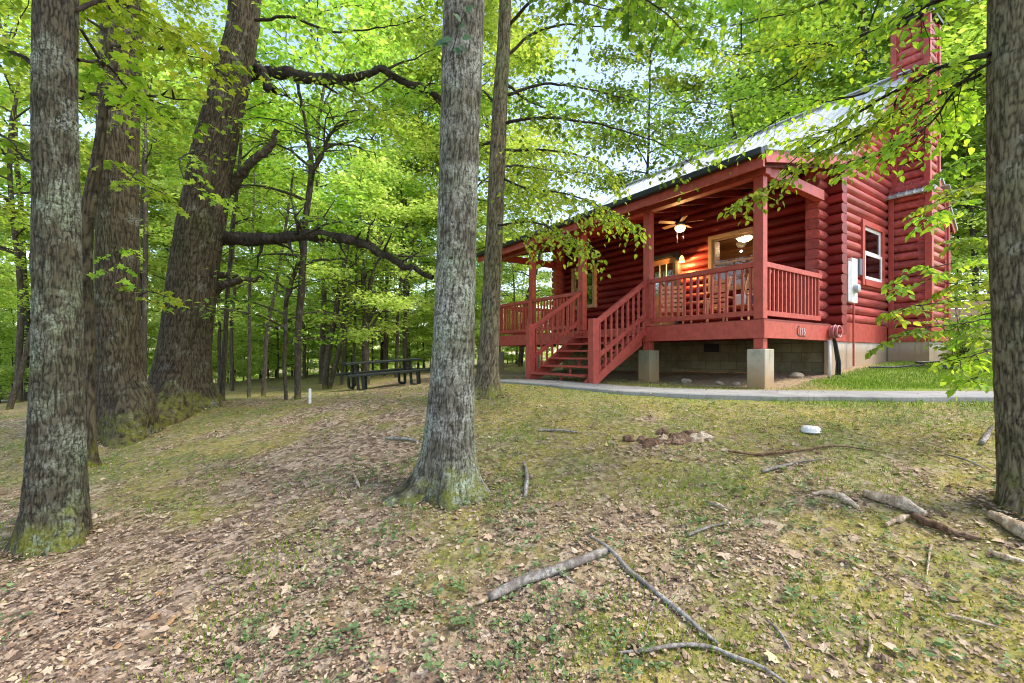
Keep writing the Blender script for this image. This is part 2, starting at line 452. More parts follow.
RED = (.215, .018, .015); REDT = (.40, .071, .052)
M = dict(
    log_x=m_paint('red_log_front_shaded', RED, .42, (.35, 4, 4), .4, .45, (.10, .02, .02), True),  # porch shade put into a darker copy of the log red
    log_y=m_paint('red_log_gable_lit', (.43, .088, .076), .32, (4, .35, 4), .4, .45, (.25, .08, .08), True),  # side light and sky sheen painted in as a paler, pinker log red
    trim=m_paint('red_trim_paint', REDT, .45, (3, 3, 3), .22, .2, (.17, .035, .03)),
    dark_red=m_paint('dark_red_boards', (.17, .02, .017), .5, (3, .4, 3), .35, .3),
    deck=m_paint('deck_board_paint', (.20, .035, .03), .55, (3, .4, 3), .4, .3, (.12, .06, .05)),
    roof=m_plain('pale_roof_metal', (.60, .63, .63), .38, .25, .12, 1.5, .03),
    roofgreen=m_plain('weathered_roof_metal', (.33, .40, .39), .4, .3, .2, 2, .05),
    edge=m_plain('dark_gutter_metal', (.025, .03, .03), .35, .2, .2, 4, .03),
    conc=m_concrete('stained_concrete', (.47, .44, .36), (.33, .22, .11), .30),
    concw=m_concrete('foundation_plaster', (.52, .49, .44), (.34, .25, .16), .75, (.40, .36, .30)),
    path=m_concrete('path_concrete', (.31, .305, .29), (.2, .18, .15), None, (.25, .26, .25)),
    block=m_block('foundation_block', (.21, .195, .125)),
    white=m_plain('white_paint', (.78, .77, .74), .4),
    tan=m_plain('tan_window_wood', (.50, .34, .19), .5, 0, .2, 6, .1),
    wood=m_paint('honey_interior_wood', (.40, .21, .085), .45, (1, 1, 4), .35, .2),
    fencewood=m_paint('tan_fence_wood', (.36, .25, .15), .7, (1, 1, 5), .35, .3),
    chair=m_paint('reddish_chair_wood', (.75, .38, .20), .45, (5, 5, 1), .3, .2),
    glass=m_glass('window_glass'),
    screen=m_plain('dark_screen_door', (.03, .028, .025), .35),
    black=m_plain('black_metal', (.02, .02, .022), .4, .4),
    green=m_plain('dark_green_coating', (.004, .011, .008), .45, 0, .3, 8, .1),
    grey=m_plain('grey_meter_metal', (.42, .44, .46), .4, .3),
    bulb=m_emit('warm_glass_shade', (1, .68, .33), 2.6),
    flame=m_emit('warm_lantern_glow', (1, .50, .14), 3.2),
    roomlamp=m_emit('room_lamp_glow', (1, .70, .36), 3.2),
    fanblade=m_plain('tan_fan_blade', (.42, .22, .12), .4),
    cushw=m_plain('white_cushion_cloth', (.75, .74, .72), .9, 0, .08, 20, .2),
    cushb=m_plain('blue_cushion_cloth', (.10, .14, .30), .9, 0, .2, 20, .2),
    wire=m_plain('dark_cable', (.03, .03, .03), .5),
    pvc=m_plain('pale_conduit', (.55, .50, .45), .5),
    rock=m_concrete('pale_rock', (.34, .29, .22), (.25, .18, .1), None, (.25, .2, .14)),
    # bark and leaves
    barkA=m_bark('ridged_oak_bark', (.010, .009, .006), (.070, .063, .043), (.27, .32, .25), .55, .5),
    barkB=m_bark('pale_lichen_bark', (.015, .013, .009), (.120, .110, .080), (.42, .45, .40), .50, .55),
    barkC=m_bark('brown_bark', (.011, .009, .006), (.080, .066, .042), (.30, .31, .27), .66, .45),
    barkF=m_bark('warm_brown_bark', (.020, .016, .010), (.155, .130, .085), (.30, .31, .25), .62, .35),
    barkD=m_bark('dark_sapling_bark', (.03, .025, .018), (.14, .118, .085), (.25, .27, .24), .66, .3, False),
    barkE=m_bark('dark_limb_bark', (.016, .013, .010), (.085, .072, .055), (.16, .18, .14), .66, .01, False),
    stick=m_bark('weathered_grey_wood', (.12, .10, .085), (.40, .36, .31), (.45, .46, .42), .55, .01, False),
    rot=m_bark('rotten_pale_wood', (.30, .17, .08), (.80, .62, .42), (.80, .72, .58), .60, .01, False),
    stump=m_bark('red_rotten_stump', (.05, .03, .02), (.30, .18, .11), (.42, .30, .2), .6, .01, False),
    lf_bright=m_leaf('leaves_painted_sunlit', [(0, (.13, .25, .03)), (.45, (.21, .37, .045)), (.8, (.31, .46, .065)), (1, (.42, .54, .10))], .6),  # sunlight put into a lighter copy of the leaf green
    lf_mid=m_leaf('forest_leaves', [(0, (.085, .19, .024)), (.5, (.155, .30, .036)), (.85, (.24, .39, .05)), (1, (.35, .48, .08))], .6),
    lf_deep=m_leaf('leaves_painted_shaded', [(0, (.055, .145, .022)), (.5, (.105, .235, .032)), (.9, (.17, .32, .042)), (1, (.25, .39, .06))], .58),  # shade put into a deeper copy of the leaf green
    lf_far=m_leaf('distant_leaves', [(0, (.20, .34, .07)), (.5, (.32, .48, .10)), (1, (.48, .62, .18))], .65),  # paler leaf copy, painting in brightness that the far woods lack
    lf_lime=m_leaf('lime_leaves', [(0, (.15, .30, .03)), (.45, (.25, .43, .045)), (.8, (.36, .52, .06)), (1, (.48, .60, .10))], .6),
    lf_haze=m_leaf('haze_painted_leaves', [(0, (.34, .48, .11)), (.5, (.48, .62, .17)), (1, (.66, .76, .29))], .65, (1.25, 1.25, .8), .6, .2, False),  # haze and light under the canopy painted in as very pale leaves
    lf_ivy=m_leaf('ivy_leaves', [(0, (.03, .10, .04)), (1, (.09, .2, .09))], .25),
    grass=m_leaf('lawn_blades', [(0, (.11, .21, .02)), (.6, (.20, .34, .03)), (1, (.34, .45, .07))], .4, (1.1, 1.1, .6), .6, .2, False),
    moss=m_leaf('moss_tufts', [(0, (.13, .13, .018)), (.5, (.25, .23, .03)), (1, (.38, .34, .06))], .3, (1.1, 1.1, .5), .8, .1, False),
    weed=m_leaf('weed_leaves', [(0, (.08, .15, .05)), (.6, (.16, .25, .10)), (1, (.28, .38, .17))], .35, (1.1, 1.1, .6), .6, .2, False),
    litter=m_leaf('dry_leaves', [(0, (.085, .055, .037)), (.18, (.18, .122, .083)), (.40, (.31, .222, .145)), (.62, (.42, .32, .22)), (.82, (.53, .43, .31)), (.93, (.34, .20, .09)), (.97, (.56, .47, .35)), (1, (.50, .42, .16))], .12, (1.1, .9, .7), .75, .15, False),
)


# ------------------------------------------------------------------ camera, world, sun
cam = bpy.data.cameras.new('camera'); co = bpy.data.objects.new('camera', cam); col.objects.link(co)
co.location = (0, 0, EYE); co.rotation_euler = (R(90), 0, 0)
cam.sensor_width = 36; cam.lens = 36 * FOC / 1024; cam.shift_y = (HY - 341.5) / 1024; cam.clip_start = .05; cam.clip_end = 2000
scene.camera = co
SUN_EL, SUN_AZ = R(54), math.atan2(-.22, .95)      # direction towards the sun, angle from +X
w = bpy.data.worlds.new('World'); scene.world = w; w.use_nodes = True
wt = w.node_tree; bg = wt.nodes['Background']
sky = wt.nodes.new('ShaderNodeTexSky'); sky.sky_type = 'NISHITA'; sky.sun_disc = False
sky.sun_elevation = SUN_EL; sky.sun_rotation = R(90) - SUN_AZ; sky.air_density = 1.0; sky.dust_density = 1.2; sky.ozone_density = 1.0
sky_tint = wt.nodes.new('ShaderNodeMix'); sky_tint.data_type = 'RGBA'; sky_tint.blend_type = 'MULTIPLY'; sky_tint.inputs[0].default_value = 1
wt.links.new(sky.outputs[0], sky_tint.inputs[6]); sky_tint.inputs[7].default_value = (1.14, 1.0, .93, 1)      # warm tint on the sky light, serving as white balance
wt.links.new(sky_tint.outputs[2], bg.inputs[0]); bg.inputs[1].default_value = .52
sl = bpy.data.lights.new('sun', 'SUN'); sl.energy = 4.6; sl.angle = R(16); sl.color = (1, .95, .86)
so = bpy.data.objects.new('sun', sl); col.objects.link(so)
sd = Vector((math.cos(SUN_AZ) * math.cos(SUN_EL), math.sin(SUN_AZ) * math.cos(SUN_EL), math.sin(SUN_EL)))
so.rotation_euler = sd.to_track_quat('Z', 'Y').to_euler(); so.location = (30, 10, 40)
scene.view_settings.view_transform = 'Standard'; scene.view_settings.look = 'None'; scene.view_settings.exposure = 0
scene.render.engine = 'CYCLES'
cy = scene.cycles
cy.use_light_tree = False; cy.max_bounces = 5; cy.diffuse_bounces = 3; cy.glossy_bounces = 2; cy.transmission_bounces = 5; cy.transparent_max_bounces = 6
cy.use_denoising = True; cy.caustics_reflective = False; cy.caustics_refractive = False; cy.sample_clamp_indirect = 6
cy.filter_width = 1.1; cy.use_adaptive_sampling = True; cy.adaptive_threshold = .02


# ------------------------------------------------------------------ ground
def moss_mask(x, y):
    n = fbm2(x * .55 + 3, y * .55, 21, 4); n2 = fbm2(x * 2.3, y * 2.3, 33, 4)
    m = n * .6 + n2 * .4
    bias = .07 * sstep(3.2, 7.0, y) + .06 * sstep(0, 3.5, x) - .07 * sstep(-1.0, -4, x) * sstep(6, 3, y) - .05 * sstep(.6, 0, abs(x - .7)) * sstep(4.2, 3.0, y) + .10 * sstep(2.9, 2.2, y) * sstep(0.1, .6, x) + .05 * sstep(-.1, .6, x) * sstep(2.8, 2.2, y)
    return sstep(.42, .62, m + bias)


def lawn_mask(x, y):
    """bright grass between the path and the gable wall"""
    d = path_dist(x, y)
    l = (x - 4.15) * .5635 + (y - 7.53) * -.826           # local x of the cabin
    n = fbm2(np.ravel(x) * 1.5, np.ravel(y) * 1.5, 71, 3)
    x = np.ravel(x); y = np.ravel(y); l = np.ravel(l)
    a = sstep(4.9, 5.6, x) * sstep(6.6, 7.0, y) * sstep(-.2, .3, l + .2) * sstep(17, 13, y)
    b = .45 * sstep(1.1, .55, d) * sstep(0, 2, x) * sstep(.25, .6, n)
    return np.clip(np.maximum(a, b) * (1.15 - .5 * n), 0, 1)


def axis(lo, hi, fine_lo, fine_hi, step, grow):
    mid = list(np.arange(fine_lo, fine_hi, step)); s = step; p = fine_lo; L = []
    while p > lo: s *= grow; p -= s; L.append(p)
    s = step; p = mid[-1]; U = []
    while p < hi: s *= grow; p += s; U.append(p)
    return np.array(L[::-1] + mid + U)


gx = axis(-260, 260, -7, 9, .055, 1.07); gy = axis(-60, 420, 1.2, 9.5, .055, 1.06)
XX, YY = np.meshgrid(gx, gy)
ZZ = gz(XX, YY)
nx, ny = len(gx), len(gy)
idx = np.arange(nx * ny).reshape(ny, nx)
Fg = np.stack([idx[:-1, :-1], idx[:-1, 1:], idx[1:, 1:], idx[1:, :-1]], -1).reshape(-1, 4)
gm = mesh_np('ground', np.stack([XX.ravel(), YY.ravel(), ZZ.ravel()], -1), [Fg], True)
_lx = (XX.ravel() - 4.15) * .5635 - (YY.ravel() - 7.53) * .826; _ly = (XX.ravel() - 4.15) * .826 + (YY.ravel() - 7.53) * .5635
dirt = sstep(-9.2, -8.2, _lx) * sstep(.55, 0, _lx) * sstep(-.75, -.1, _ly) * sstep(11, 10, _ly)
for nm, val in (('dirt', dirt), ('moss', moss_mask(XX.ravel(), YY.ravel())), ('lawn', lawn_mask(XX.ravel(), YY.ravel()))):
    at_ = gm.attributes.new(nm, 'FLOAT', 'POINT'); at_.data.foreach_set('value', val.astype(np.float32))
t = NT('forest_floor'); v = t.coord()
n1 = t.noise(v, 9, 6, .7); n2 = t.noise(v, 1.2, 5, .6); n3 = t.noise(v, 55, 4, .7)
vo = t.n('ShaderNodeTexVoronoi'); vo.inputs['Scale'].default_value = 26; t.l(t.mix(.25, v, t.n('ShaderNodeTexNoise', i_Scale=12.0).outputs[1]), vo.inputs['Vector'])
vsep = t.n('ShaderNodeSeparateColor'); t.l(vo.outputs['Color'], vsep.inputs[0])
lit = t.ramp(vsep.outputs[0], [(0, (.11, .075, .05)), (.3, (.22, .155, .105)), (.6, (.33, .24, .165)), (.85, (.42, .32, .235)), (1, (.50, .40, .30))])
lit = t.mix(t.ramp(n1, [(.33, (.6,) * 3), (.55, (0,) * 3)]), lit, (.10, .07, .048))
ms = t.ramp(n3, [(.3, (.13, .12, .025)), (.5, (.27, .235, .045)), (.75, (.43, .365, .085))])
am = t.n('ShaderNodeAttribute', attribute_name='moss').outputs['Fac']; al = t.n('ShaderNodeAttribute', attribute_name='lawn').outputs['Fac']
mf = t.math('MULTIPLY', am, t.ramp(t.math('ADD', t.math('MULTIPLY', n1, .6), t.math('MULTIPLY', n3, .4)), [(.40, (0,) * 3), (.53, (1,) * 3)]))
ms = t.mix(t.ramp(n2, [(.42, (0,) * 3), (.62, (.8,) * 3)]), ms, t.ramp(n3, [(.3, (.07, .11, .018)), (.7, (.17, .24, .04))]))
cc = t.mix(t.math('MULTIPLY', mf, .85), lit, ms)
cc = t.mix(t.math('MULTIPLY', al, .85), cc, t.ramp(n3, [(.3, (.10, .18, .016)), (.7, (.22, .33, .04))]))
cc = t.mix(t.math('MULTIPLY', t.n('ShaderNodeAttribute', attribute_name='dirt').outputs['Fac'], .9), cc, t.ramp(n1, [(.3, (.25, .16, .09)), (.7, (.48, .36, .23))]))
hb = t.math('ADD', t.math('ADD', vo.outputs['Distance'], n1), t.math('MULTIPLY', n3, .5))
ZS = gz(XX, YY, False); PD = np.minimum(path_dist(XX.ravel(), YY.ravel()).reshape(ny, nx), 50)


def _lookup(G, x, y):
    x = np.asarray(x, float); y = np.asarray(y, float)
    i = np.clip(np.searchsorted(gx, x) - 1, 0, nx - 2); j = np.clip(np.searchsorted(gy, y) - 1, 0, ny - 2)
    u = np.clip((x - gx[i]) / (gx[i + 1] - gx[i]), 0, 1); v_ = np.clip((y - gy[j]) / (gy[j + 1] - gy[j]), 0, 1)
    return G[j, i] * (1 - u) * (1 - v_) + G[j, i + 1] * u * (1 - v_) + G[j + 1, i] * (1 - u) * v_ + G[j + 1, i + 1] * u * v_


def gz(x, y, rough=True): return _lookup(ZZ if rough else ZS, x, y)


def path_dist(x, y): return _lookup(PD, np.ravel(x), np.ravel(y))


tag(link('ground', gm, t.done(t.bsdf(cc, .9, t.bump(hb, .7, .03), 0, .15))), kind='structure')

# path: a concrete slab following the ground
pl = resample(PATH, 90); tg = np.gradient(pl, axis=0); tg /= np.linalg.norm(tg, axis=1)[:, None]; nr = np.stack([-tg[:, 1], tg[:, 0]], -1)
V = []
for i in range(90):
    hw = .50 + .02 * math.sin(i * .9)
    for s_, dz in ((-1, -.12), (-1, .015), (-.97, .03), (0, .035), (.97, .03), (1, .015), (1, -.12)):
        q = pl[i] + nr[i] * hw * s_; V.append((q[0], q[1], float(gz(pl[i, 0], pl[i, 1], False)) + dz))
F = [(i * 7 + k, i * 7 + 7 + k, i * 7 + 8 + k, i * 7 + 1 + k) for i in range(89) for k in range(6)]
tag(link('path', mesh_np('path', V, [np.array(F)[:, ::-1]], False), M['path']), kind='structure')

# far road beyond the woods on the left
V = []; F = []
for i, (x, y) in enumerate(resample([(-60, 24), (-40, 27), (-28, 29), (-18, 40)], 40)):
    for s_ in (-1.6, 1.6):
        V.append((x + s_ * .3, y + s_, float(gz(x, y, False)) + .12))
    if i: F.append((2 * i - 2, 2 * i, 2 * i + 1, 2 * i - 1))
tag(link('road', mesh_np('road', V, [np.array(F)[:, ::-1]]), m_plain('pale_gravel', (.42, .41, .39), .9, 0, .25, 3, .3)), kind='structure')

# ------------------------------------------------------------------ CABIN
CZ = EYE - .55
CAB = thing('log_cabin', 'red log cabin with covered front porch, wooden stairs and pale metal roof', 'cabin', (4.15, 7.53, CZ), math.atan2(-.826, .5635))
D = 1.15                                     # deck above ground


def cw(x, y, z=0):
    """cabin-local point in world coordinates"""
    return np.array([4.15 + .5635 * x + .826 * y, 7.53 - .826 * x + .5635 * y, CZ + z])


def roof_z(y):
    if y < 2.75: return 3.78 + (y + .45) * .225
    if y < 6.5: return 4.5 + (y - 2.75) * .773
    return 7.40 - (y - 6.5) * .773


def log_rows(mb, axis_, a0f, a1f, face, out, z0, z1, openings=(), lh=.2, bulge=.105, thick=.15):
    prof = [(-thick, 0.004), (-thick, lh - .004)] + [(bulge * math.cos(R(a)) ** .95 if abs(a) < 89 else 0, lh / 2 + (lh / 2 - .003) * math.sin(R(a))) for a in (88, 66, 44, 22, 0, -22, -44, -66, -88)]
    z = z0
    while z < z1 - .02:
        a0, a1 = a0f(z), a1f(z)
        iv = [(a0, a1)] if a1 - a0 > .1 else []
        for o0, o1, oz0, oz1 in openings:
            if oz0 < z + lh * .5 < oz1:
                nv = []
                for p, q in iv:
                    if o0 > p: nv.append((p, min(q, o0)))
                    if o1 < q: nv.append((max(p, o1), q))
                iv = [i for i in nv if i[1] - i[0] > .02]
        for p, q in iv:
            n = len(prof); V = []
            for a in (p + random.uniform(-.008, .008), q + random.uniform(-.008, .008)):
                for o, h in prof:
                    V.append((a, face + out * (o - bulge), z + h) if axis_ == 'x' else (face + out * (o - bulge), a, z + h))
            Fc = [(k, (k + 1) % n, n + (k + 1) % n, n + k) for k in range(n)]
            Fc.append(tuple(range(n))[::-1]); Fc.append(tuple(range(n, 2 * n)))
            if (axis_ == 'x') != (out < 0): Fc = [f[::-1] for f in Fc]
            mb.add(V, Fc)
        z += lh


# window / door openings
FW_OPEN = [(-2.42, -1.42, D + 1.0, D + 2.2), (-7.4, -6.5, D + 1.0, D + 2.2), (-4.35, -3.45, D - .1, D + 2.0)]
GB_OPEN = [(4.5, 5.6, D + 1.1, D + 2.3)]
mb = MB(); log_rows(mb, 'x', lambda z: -8.5, lambda z: .25, 2.6, -1, D - .2, 4.35, FW_OPEN)
mb.build('front_wall', M['log_x'], CAB)


def ylo(z):
    if z > 4.35: return max(2.62, 2.75 + (z + .2 - 4.5) / .773 + .12)
    return 2.27


def yhi(z):
    return min(10.55, 6.5 + (7.40 - z - .2) / .773 - .12)


mb = MB(); log_rows(mb, 'y', ylo, yhi, 0, 1, D + .1, 7.15, GB_OPEN); mb.build('gable_wall', M['log_y'], CAB)
mb = MB(); log_rows(mb, 'y', ylo, yhi, -8.25, -1, D - .1, 7.15); mb.build('gable_wall', M['log_y'], CAB)
mb = MB(); log_rows(mb, 'x', lambda z: -8.5, lambda z: .25, 10.35, 1, D - .2, 4.3); mb.build('back_wall', M['log_x'], CAB)
# lower log tails at the front right corner + skirt boards
mb = MB(); log_rows(mb, 'y', lambda z: 2.62, lambda z: 2.95, .02, 1, D - .32, D + .1, lh=.14); mb.build('corner_log_ends', M['log_y'], CAB)
MB().box(-.13, -.025, 2.96, 6.08, D - .32, D + .098).build('skirt_board', M['trim'], CAB, .006)
# foundation
mb = MB(); mb.box(-8.2, -.06, 2.72, 2.9, -.6, D - .2); mb.build('foundation', M['block'], CAB, label='dark block foundation wall under the porch')
mb = MB(); mb.box(-.30, -.05, 2.96, 10.3, -.6, D - .325); mb.build('foundation', M['concw'], CAB, label='pale plastered foundation under the gable wall')
mb = MB(); mb.box(-8.2, -8.0, 2.92, 10.3, -.6, D - .325).box(-7.98, -.32, 10.1, 10.3, -.6, D - .325); mb.build('foundation', M['block'], CAB)
MB().box(-.055, .06, 2.60, 2.94, -.4, D - .33).build('corner_pier', M['concw'], CAB, .01)
v_ = MB().box(-2.75, -2.35, 2.695, 2.715, .62, .82).build('foundation_vent', M['black'], CAB)

# chimney chase
mb = MB(); log_rows(mb, 'x', lambda z: .0, lambda z: .765, 6.1, -1, D + .06, 4.46, bulge=.095)
log_rows(mb, 'y', lambda z: 6.13, lambda z: 7.45, .77, 1, D + .06, 4.46, bulge=.095)
log_rows(mb, 'x', lambda z: .0, lambda z: .765, 7.48, 1, D + .06, 4.46, bulge=.095)
mb.build('chimney_chase', M['log_y'], CAB)
mb = MB()
for x0, x1, y0, y1 in ((.0, .10, 6.045, 6.09), (.675, .80, 6.03, 6.155), (.735, .80, 7.40, 7.52)):
    mb.box(x0, x1, y0, y1, D + .056, 4.45)
mb.build('corner_trim', M['trim'], CAB, .005)
mb = MB(); mb.box(.0, .79, 6.04, 6.12, D - .28, D + .052).box(.70, .79, 6.122, 7.5, D - .28, D + .052); mb.build('skirt_board', M['trim'], CAB, .005)
mb = MB(); mb.box(-.03, .74, 6.10, 7.45, -.5, D - .283); mb.build('foundation', M['concw'], CAB, label='stained foundation block under the chimney chase')
# chase shoulder roofs and chimney
for ya, yb in ((5.93, 6.44), (7.65, 7.14)):
    mb = MB(); mb.bar((.42, ya, 4.30), (.42, yb, 4.66), .90, .03)
    for k in range(6):
        mb.bar((.04 + k * .15, ya, 4.33), (.04 + k * .15, yb, 4.69), .02, .03)
    mb.build('shoulder_roof', M['roofgreen'], CAB)
MB().box(.0, .72, 6.42, 7.16, 4.4, 4.62).build('chimney_base', M['trim'], CAB)
CH = MB(); log_rows(CH, 'x', lambda z: .0, lambda z: .665, 6.42, -1, 4.62, 8.5, bulge=.09, thick=.06)
log_rows(CH, 'y', lambda z: 6.45, lambda z: 7.13, .67, 1, 4.62, 8.5, bulge=.09, thick=.06)
log_rows(CH, 'x', lambda z: .0, lambda z: .665, 7.16, 1, 4.62, 8.5, bulge=.09, thick=.06)
log_rows(CH, 'y', lambda z: 6.45, lambda z: 7.13, .0, -1, 4.62, 8.5, bulge=.09, thick=.06)
CH = CH.build('chimney', M['log_y'], CAB)
mb = MB()
for x0, x1, y0, y1 in ((.58, .70, 6.35, 6.47), (-.04, .07, 6.35, 6.47), (.58, .70, 7.10, 7.2)):
    mb.box(x0, x1, y0, y1, 4.63, 8.62)
mb.build('corner_trim', M['trim'], CH, .005)
MB().box(-.06, .74, 6.33, 7.24, 8.63, 8.71).build('chimney_crown', M['edge'], CH)
MB().lathe([(.13, 8.71), (.13, 8.86), (.27, 8.88), (.26, 8.95), (.10, 9.04)], (.33, 6.78, 0)).build('chimney_cap', M['white'], CH, smooth=False)
MB().tube([(.81, 7.3, D - .1), (.81, 7.3, 4.3)], .03).build('downpipe', M['trim'], CAB)


# roof -----------------------------------------------------------------
def slope(mb, x0, x1, y0, z0, y1, z1, th=.04, rib=.23):
    n = Vector((0, -(z1 - z0), (y1 - y0))).normalized()
    if n.z < 0: n = -n
    a = Vector((0, y0, z0)); b = Vector((0, y1, z1))
    V = []
    for x in (x0, x1):
        for p in (a, b):
            for k in (0, -th): V.append((x, p.y + n.y * k, p.z + n.z * k))
    mb.add(V, [(0, 2, 3, 1), (4, 5, 7, 6), (0, 4, 6, 2), (1, 3, 7, 5), (0, 1, 5, 4), (2, 6, 7, 3)])
    x = x0 + .03
    while x < x1 and rib:
        mb.bar((x, y0 + n.y * .012, z0 + n.z * .012), (x, y1 + n.y * .012, z1 + n.z * .012), .035, .03, n); x += rib


XL, XR = -8.62, .32
mb = MB(); slope(mb, XL, XR, 2.72, 4.495, 6.5, 7.41); slope(mb, XL, XR, 10.62, 4.22, 6.5, 7.408); RF = mb.build('roof', M['roof'], CAB)
mb = MB(); slope(mb, XL, XR, -.47, 3.78, 2.72, 4.494); mb.build('porch_roof', M['roof'], CAB)
MB().bar((XL, 6.5, 7.45), (XR, 6.5, 7.45), .22, .025).build('ridge_cap', M['roof'], RF)
MB().box(XL, XR, -.60, -.475, 3.655, 3.775).build('gutter', M['edge'], CAB, .02)
mb = MB(); mb.box(XL + .02, XR - .03, -.47, -.43, 3.50, 3.73); mb.build('fascia_board', M['trim'], CAB)
for x in (XR - .03, XL):
    mb = MB()
    mb.bar((x, -.42, 3.66), (x, 2.75, 4.375), .035, .17).bar((x, 2.72, 4.36), (x, 6.48, 7.27), .035, .19).bar((x, 10.5, 4.16), (x, 6.52, 7.27), .035, .19)
    mb.build('rake_board', M['trim'], CAB)
    mb = MB(); mb.bar((x + .02, -.45, 3.785), (x + .02, 2.7, 4.497), .07, .07).bar((x + .02, 2.72, 4.50), (x + .02, 6.47, 7.40), .07, .07).bar((x + .02, 10.6, 4.22), (x + .02, 6.53, 7.40), .07, .07)
    mb.build('metal_edge_trim', M['roofgreen'], CAB)
# porch ceiling, rafters, beams
mb = MB(); mb.bar((-4.15, -.40, 3.70), (-4.15, 2.58, 4.37), 8.8, .03); mb.build('porch_ceiling', M['dark_red'], CAB)
mb = MB(); x = -8.4
while x < .2:
    mb.bar((x, -.40, 3.62), (x, 2.56, 4.285), .045, .14); x += .61
mb.build('rafters', M['dark_red'], CAB)
mb = MB(); mb.box(-8.45, .14, -.09, .09, 3.53, 3.70); mb.build('porch_beam', M['trim'], CAB, .008)
for x in (0, -8.2):
    MB().box(x - .07, x + .07, .092, 2.3, 3.56, 3.76).build('porch_beam', M['trim'], CAB, .008)
# soffit of the gable overhang
mb = MB(); mb.bar((.16, 2.76, 4.38), (.16, 6.45, 7.23), .26, .02).bar((.16, 10.4, 4.16), (.16, 6.55, 7.23), .26, .02); mb.build('soffit', M['dark_red'], CAB)

# porch deck ------------------------------------------------------------
mb = MB(); x = -8.27
while x < .06:
    mb.box(x, x + .134, -.06, 2.45, D - .035, D); x += .14
mb.build('deck_boards', M['deck'], CAB)
MB().box(-8.29, .085, -.10, -.062, D - .32, D - .015).build('rim_board', M['trim'], CAB, .004)
MB().box(.085, .122, -.10, 2.50, D - .32, D - .015).build('rim_board', M['trim'], CAB, .004, label='side rim board carrying the house number')
MB().box(-8.33, -8.293, -.10, 2.5, D - .32, D - .015).build('rim_board', M['trim'], CAB, .004)
mb = MB(); x = -8.0
while x < 0:
    mb.box(x, x + .04, -.058, 2.68, D - .27, D - .04); x += .4
mb.build('deck_joists', M['dark_red'], CAB)
POSTS = (0, -2.3, -4.3, -6.35, -8.2)
for px in POSTS:
    MB().box(px - .082, px + .082, -.06, .082, D + .002, 3.528).build('porch_post', M['trim'], CAB, .008)
    if px != -4.3:
        MB().box(px - .082, px + .082, -.059, .082, .652, D - .04).build('short_post', M['trim'], CAB, .008)
        MB().box(px - .15, px + .15, -.14, .17, -.5, .65).build('concrete_pier', M['conc'], CAB, .015)


def railing(p0, p1, n):
    """railing bay on the deck between two points"""
    p0 = Vector(p0); p1 = Vector(p1); d = (p1 - p0).normalized(); sd = Vector((-d.y, d.x, 0))
    r = MB().bar(p0 + Vector((0, 0, .93)), p1 + Vector((0, 0, .93)), .09, .09).build('railing', M['trim'], CAB, .006)
    MB().bar(p0 + Vector((0, 0, .11)), p1 + Vector((0, 0, .11)), .05, .09).build('bottom_rail', M['trim'], r, .005)
    L = (p1 - p0).length
    for k in range(n):
        q = p0 + d * (L * (k + .5) / n)
        MB().bar(q + Vector((0, 0, .157)), q + Vector((0, 0, .883)), .038, .038, d).build('baluster', M['trim'], r)


railing((-.083, 0, D), (-2.217, 0, D), 15)
railing((.0, .083, D), (.0, 2.26, D), 15)
railing((-4.383, 0, D), (-6.267, 0, D), 14)
railing((-6.433, 0, D), (-8.117, 0, D), 12)
railing((-8.2, .083, D), (-8.2, 2.5, D), 16)

# stairs ------------------------------------------------------------------
ST = MB()
for i in range(1, 7):
    z = D - i * .164; y = -.10 - (i - 1) * .262
    ST.box(-4.17, -2.43, y - .285, y, z - .042, z)
ST = ST.build('staircase', M['trim'], CAB, .006)
for x in (-4.21, -3.3, -2.39):
    MB().add([(x - .022, -.105, D - .05), (x - .022, -.105, D - .40), (x - .022, -1.62, -.12), (x - .022, -1.72, -.12), (x - .022, -1.72, .05), (x + .022, -.105, D - .05), (x + .022, -.105, D - .40), (x + .022, -1.62, -.12), (x + .022, -1.72, -.12), (x + .022, -1.72, .05)],
             [(0, 1, 2, 3, 4), (9, 8, 7, 6, 5), (0, 5, 6, 1), (1, 6, 7, 2), (2, 7, 8, 3), (3, 8, 9, 4), (4, 9, 5, 0)]).build('stringer', M['trim'] if x != -3.3 else M['chair'], ST) if x != -3.3 else \
        [MB().box(x - .03, x + .03, -.10 - i * .262 - .14, -.10 - i * .262 - .11, D - (i + 1) * .164 - .20, D - (i + 1) * .164 - .045).build('riser_block', M['trim'], ST) for i in range(6)]
for x in (-2.3, -4.3):
    MB().box(x - .075, x + .075, -1.66, -1.51, -.25, 1.24).build('newel_post', M['trim'], CAB, .008)
    r = MB().bar((x, -1.51, 1.17), (x, -.06, D + .93), .09, .09).build('stair_railing', M['trim'], CAB, .006)
    MB().bar((x, -1.51, .50), (x, -.06, D + .25), .05, .09).build('lower_rail', M['trim'], r, .005)
    for k in range(9):
        f = (k + .5) / 9; y = -1.51 + f * 1.45
        MB().bar((x, y, .545 + f * .90), (x, y, 1.125 + f * .91), .038, .038, (0, 1, 0)).build('baluster', M['trim'], r)
    for k in range(9):
        f = (k + .5) / 9; y = -1.51 + f * 1.45
        MB().bar((x, y, .12 + f * .90), (x, y, .455 + f * .90), .038, .038, (0, 1, 0)).build('lower_baluster', M['trim'], r)
    MB().bar((x, -1.51, .06), (x, -.11, D - .11), .045, .14).build('bottom_rail', M['trim'], r, .005)


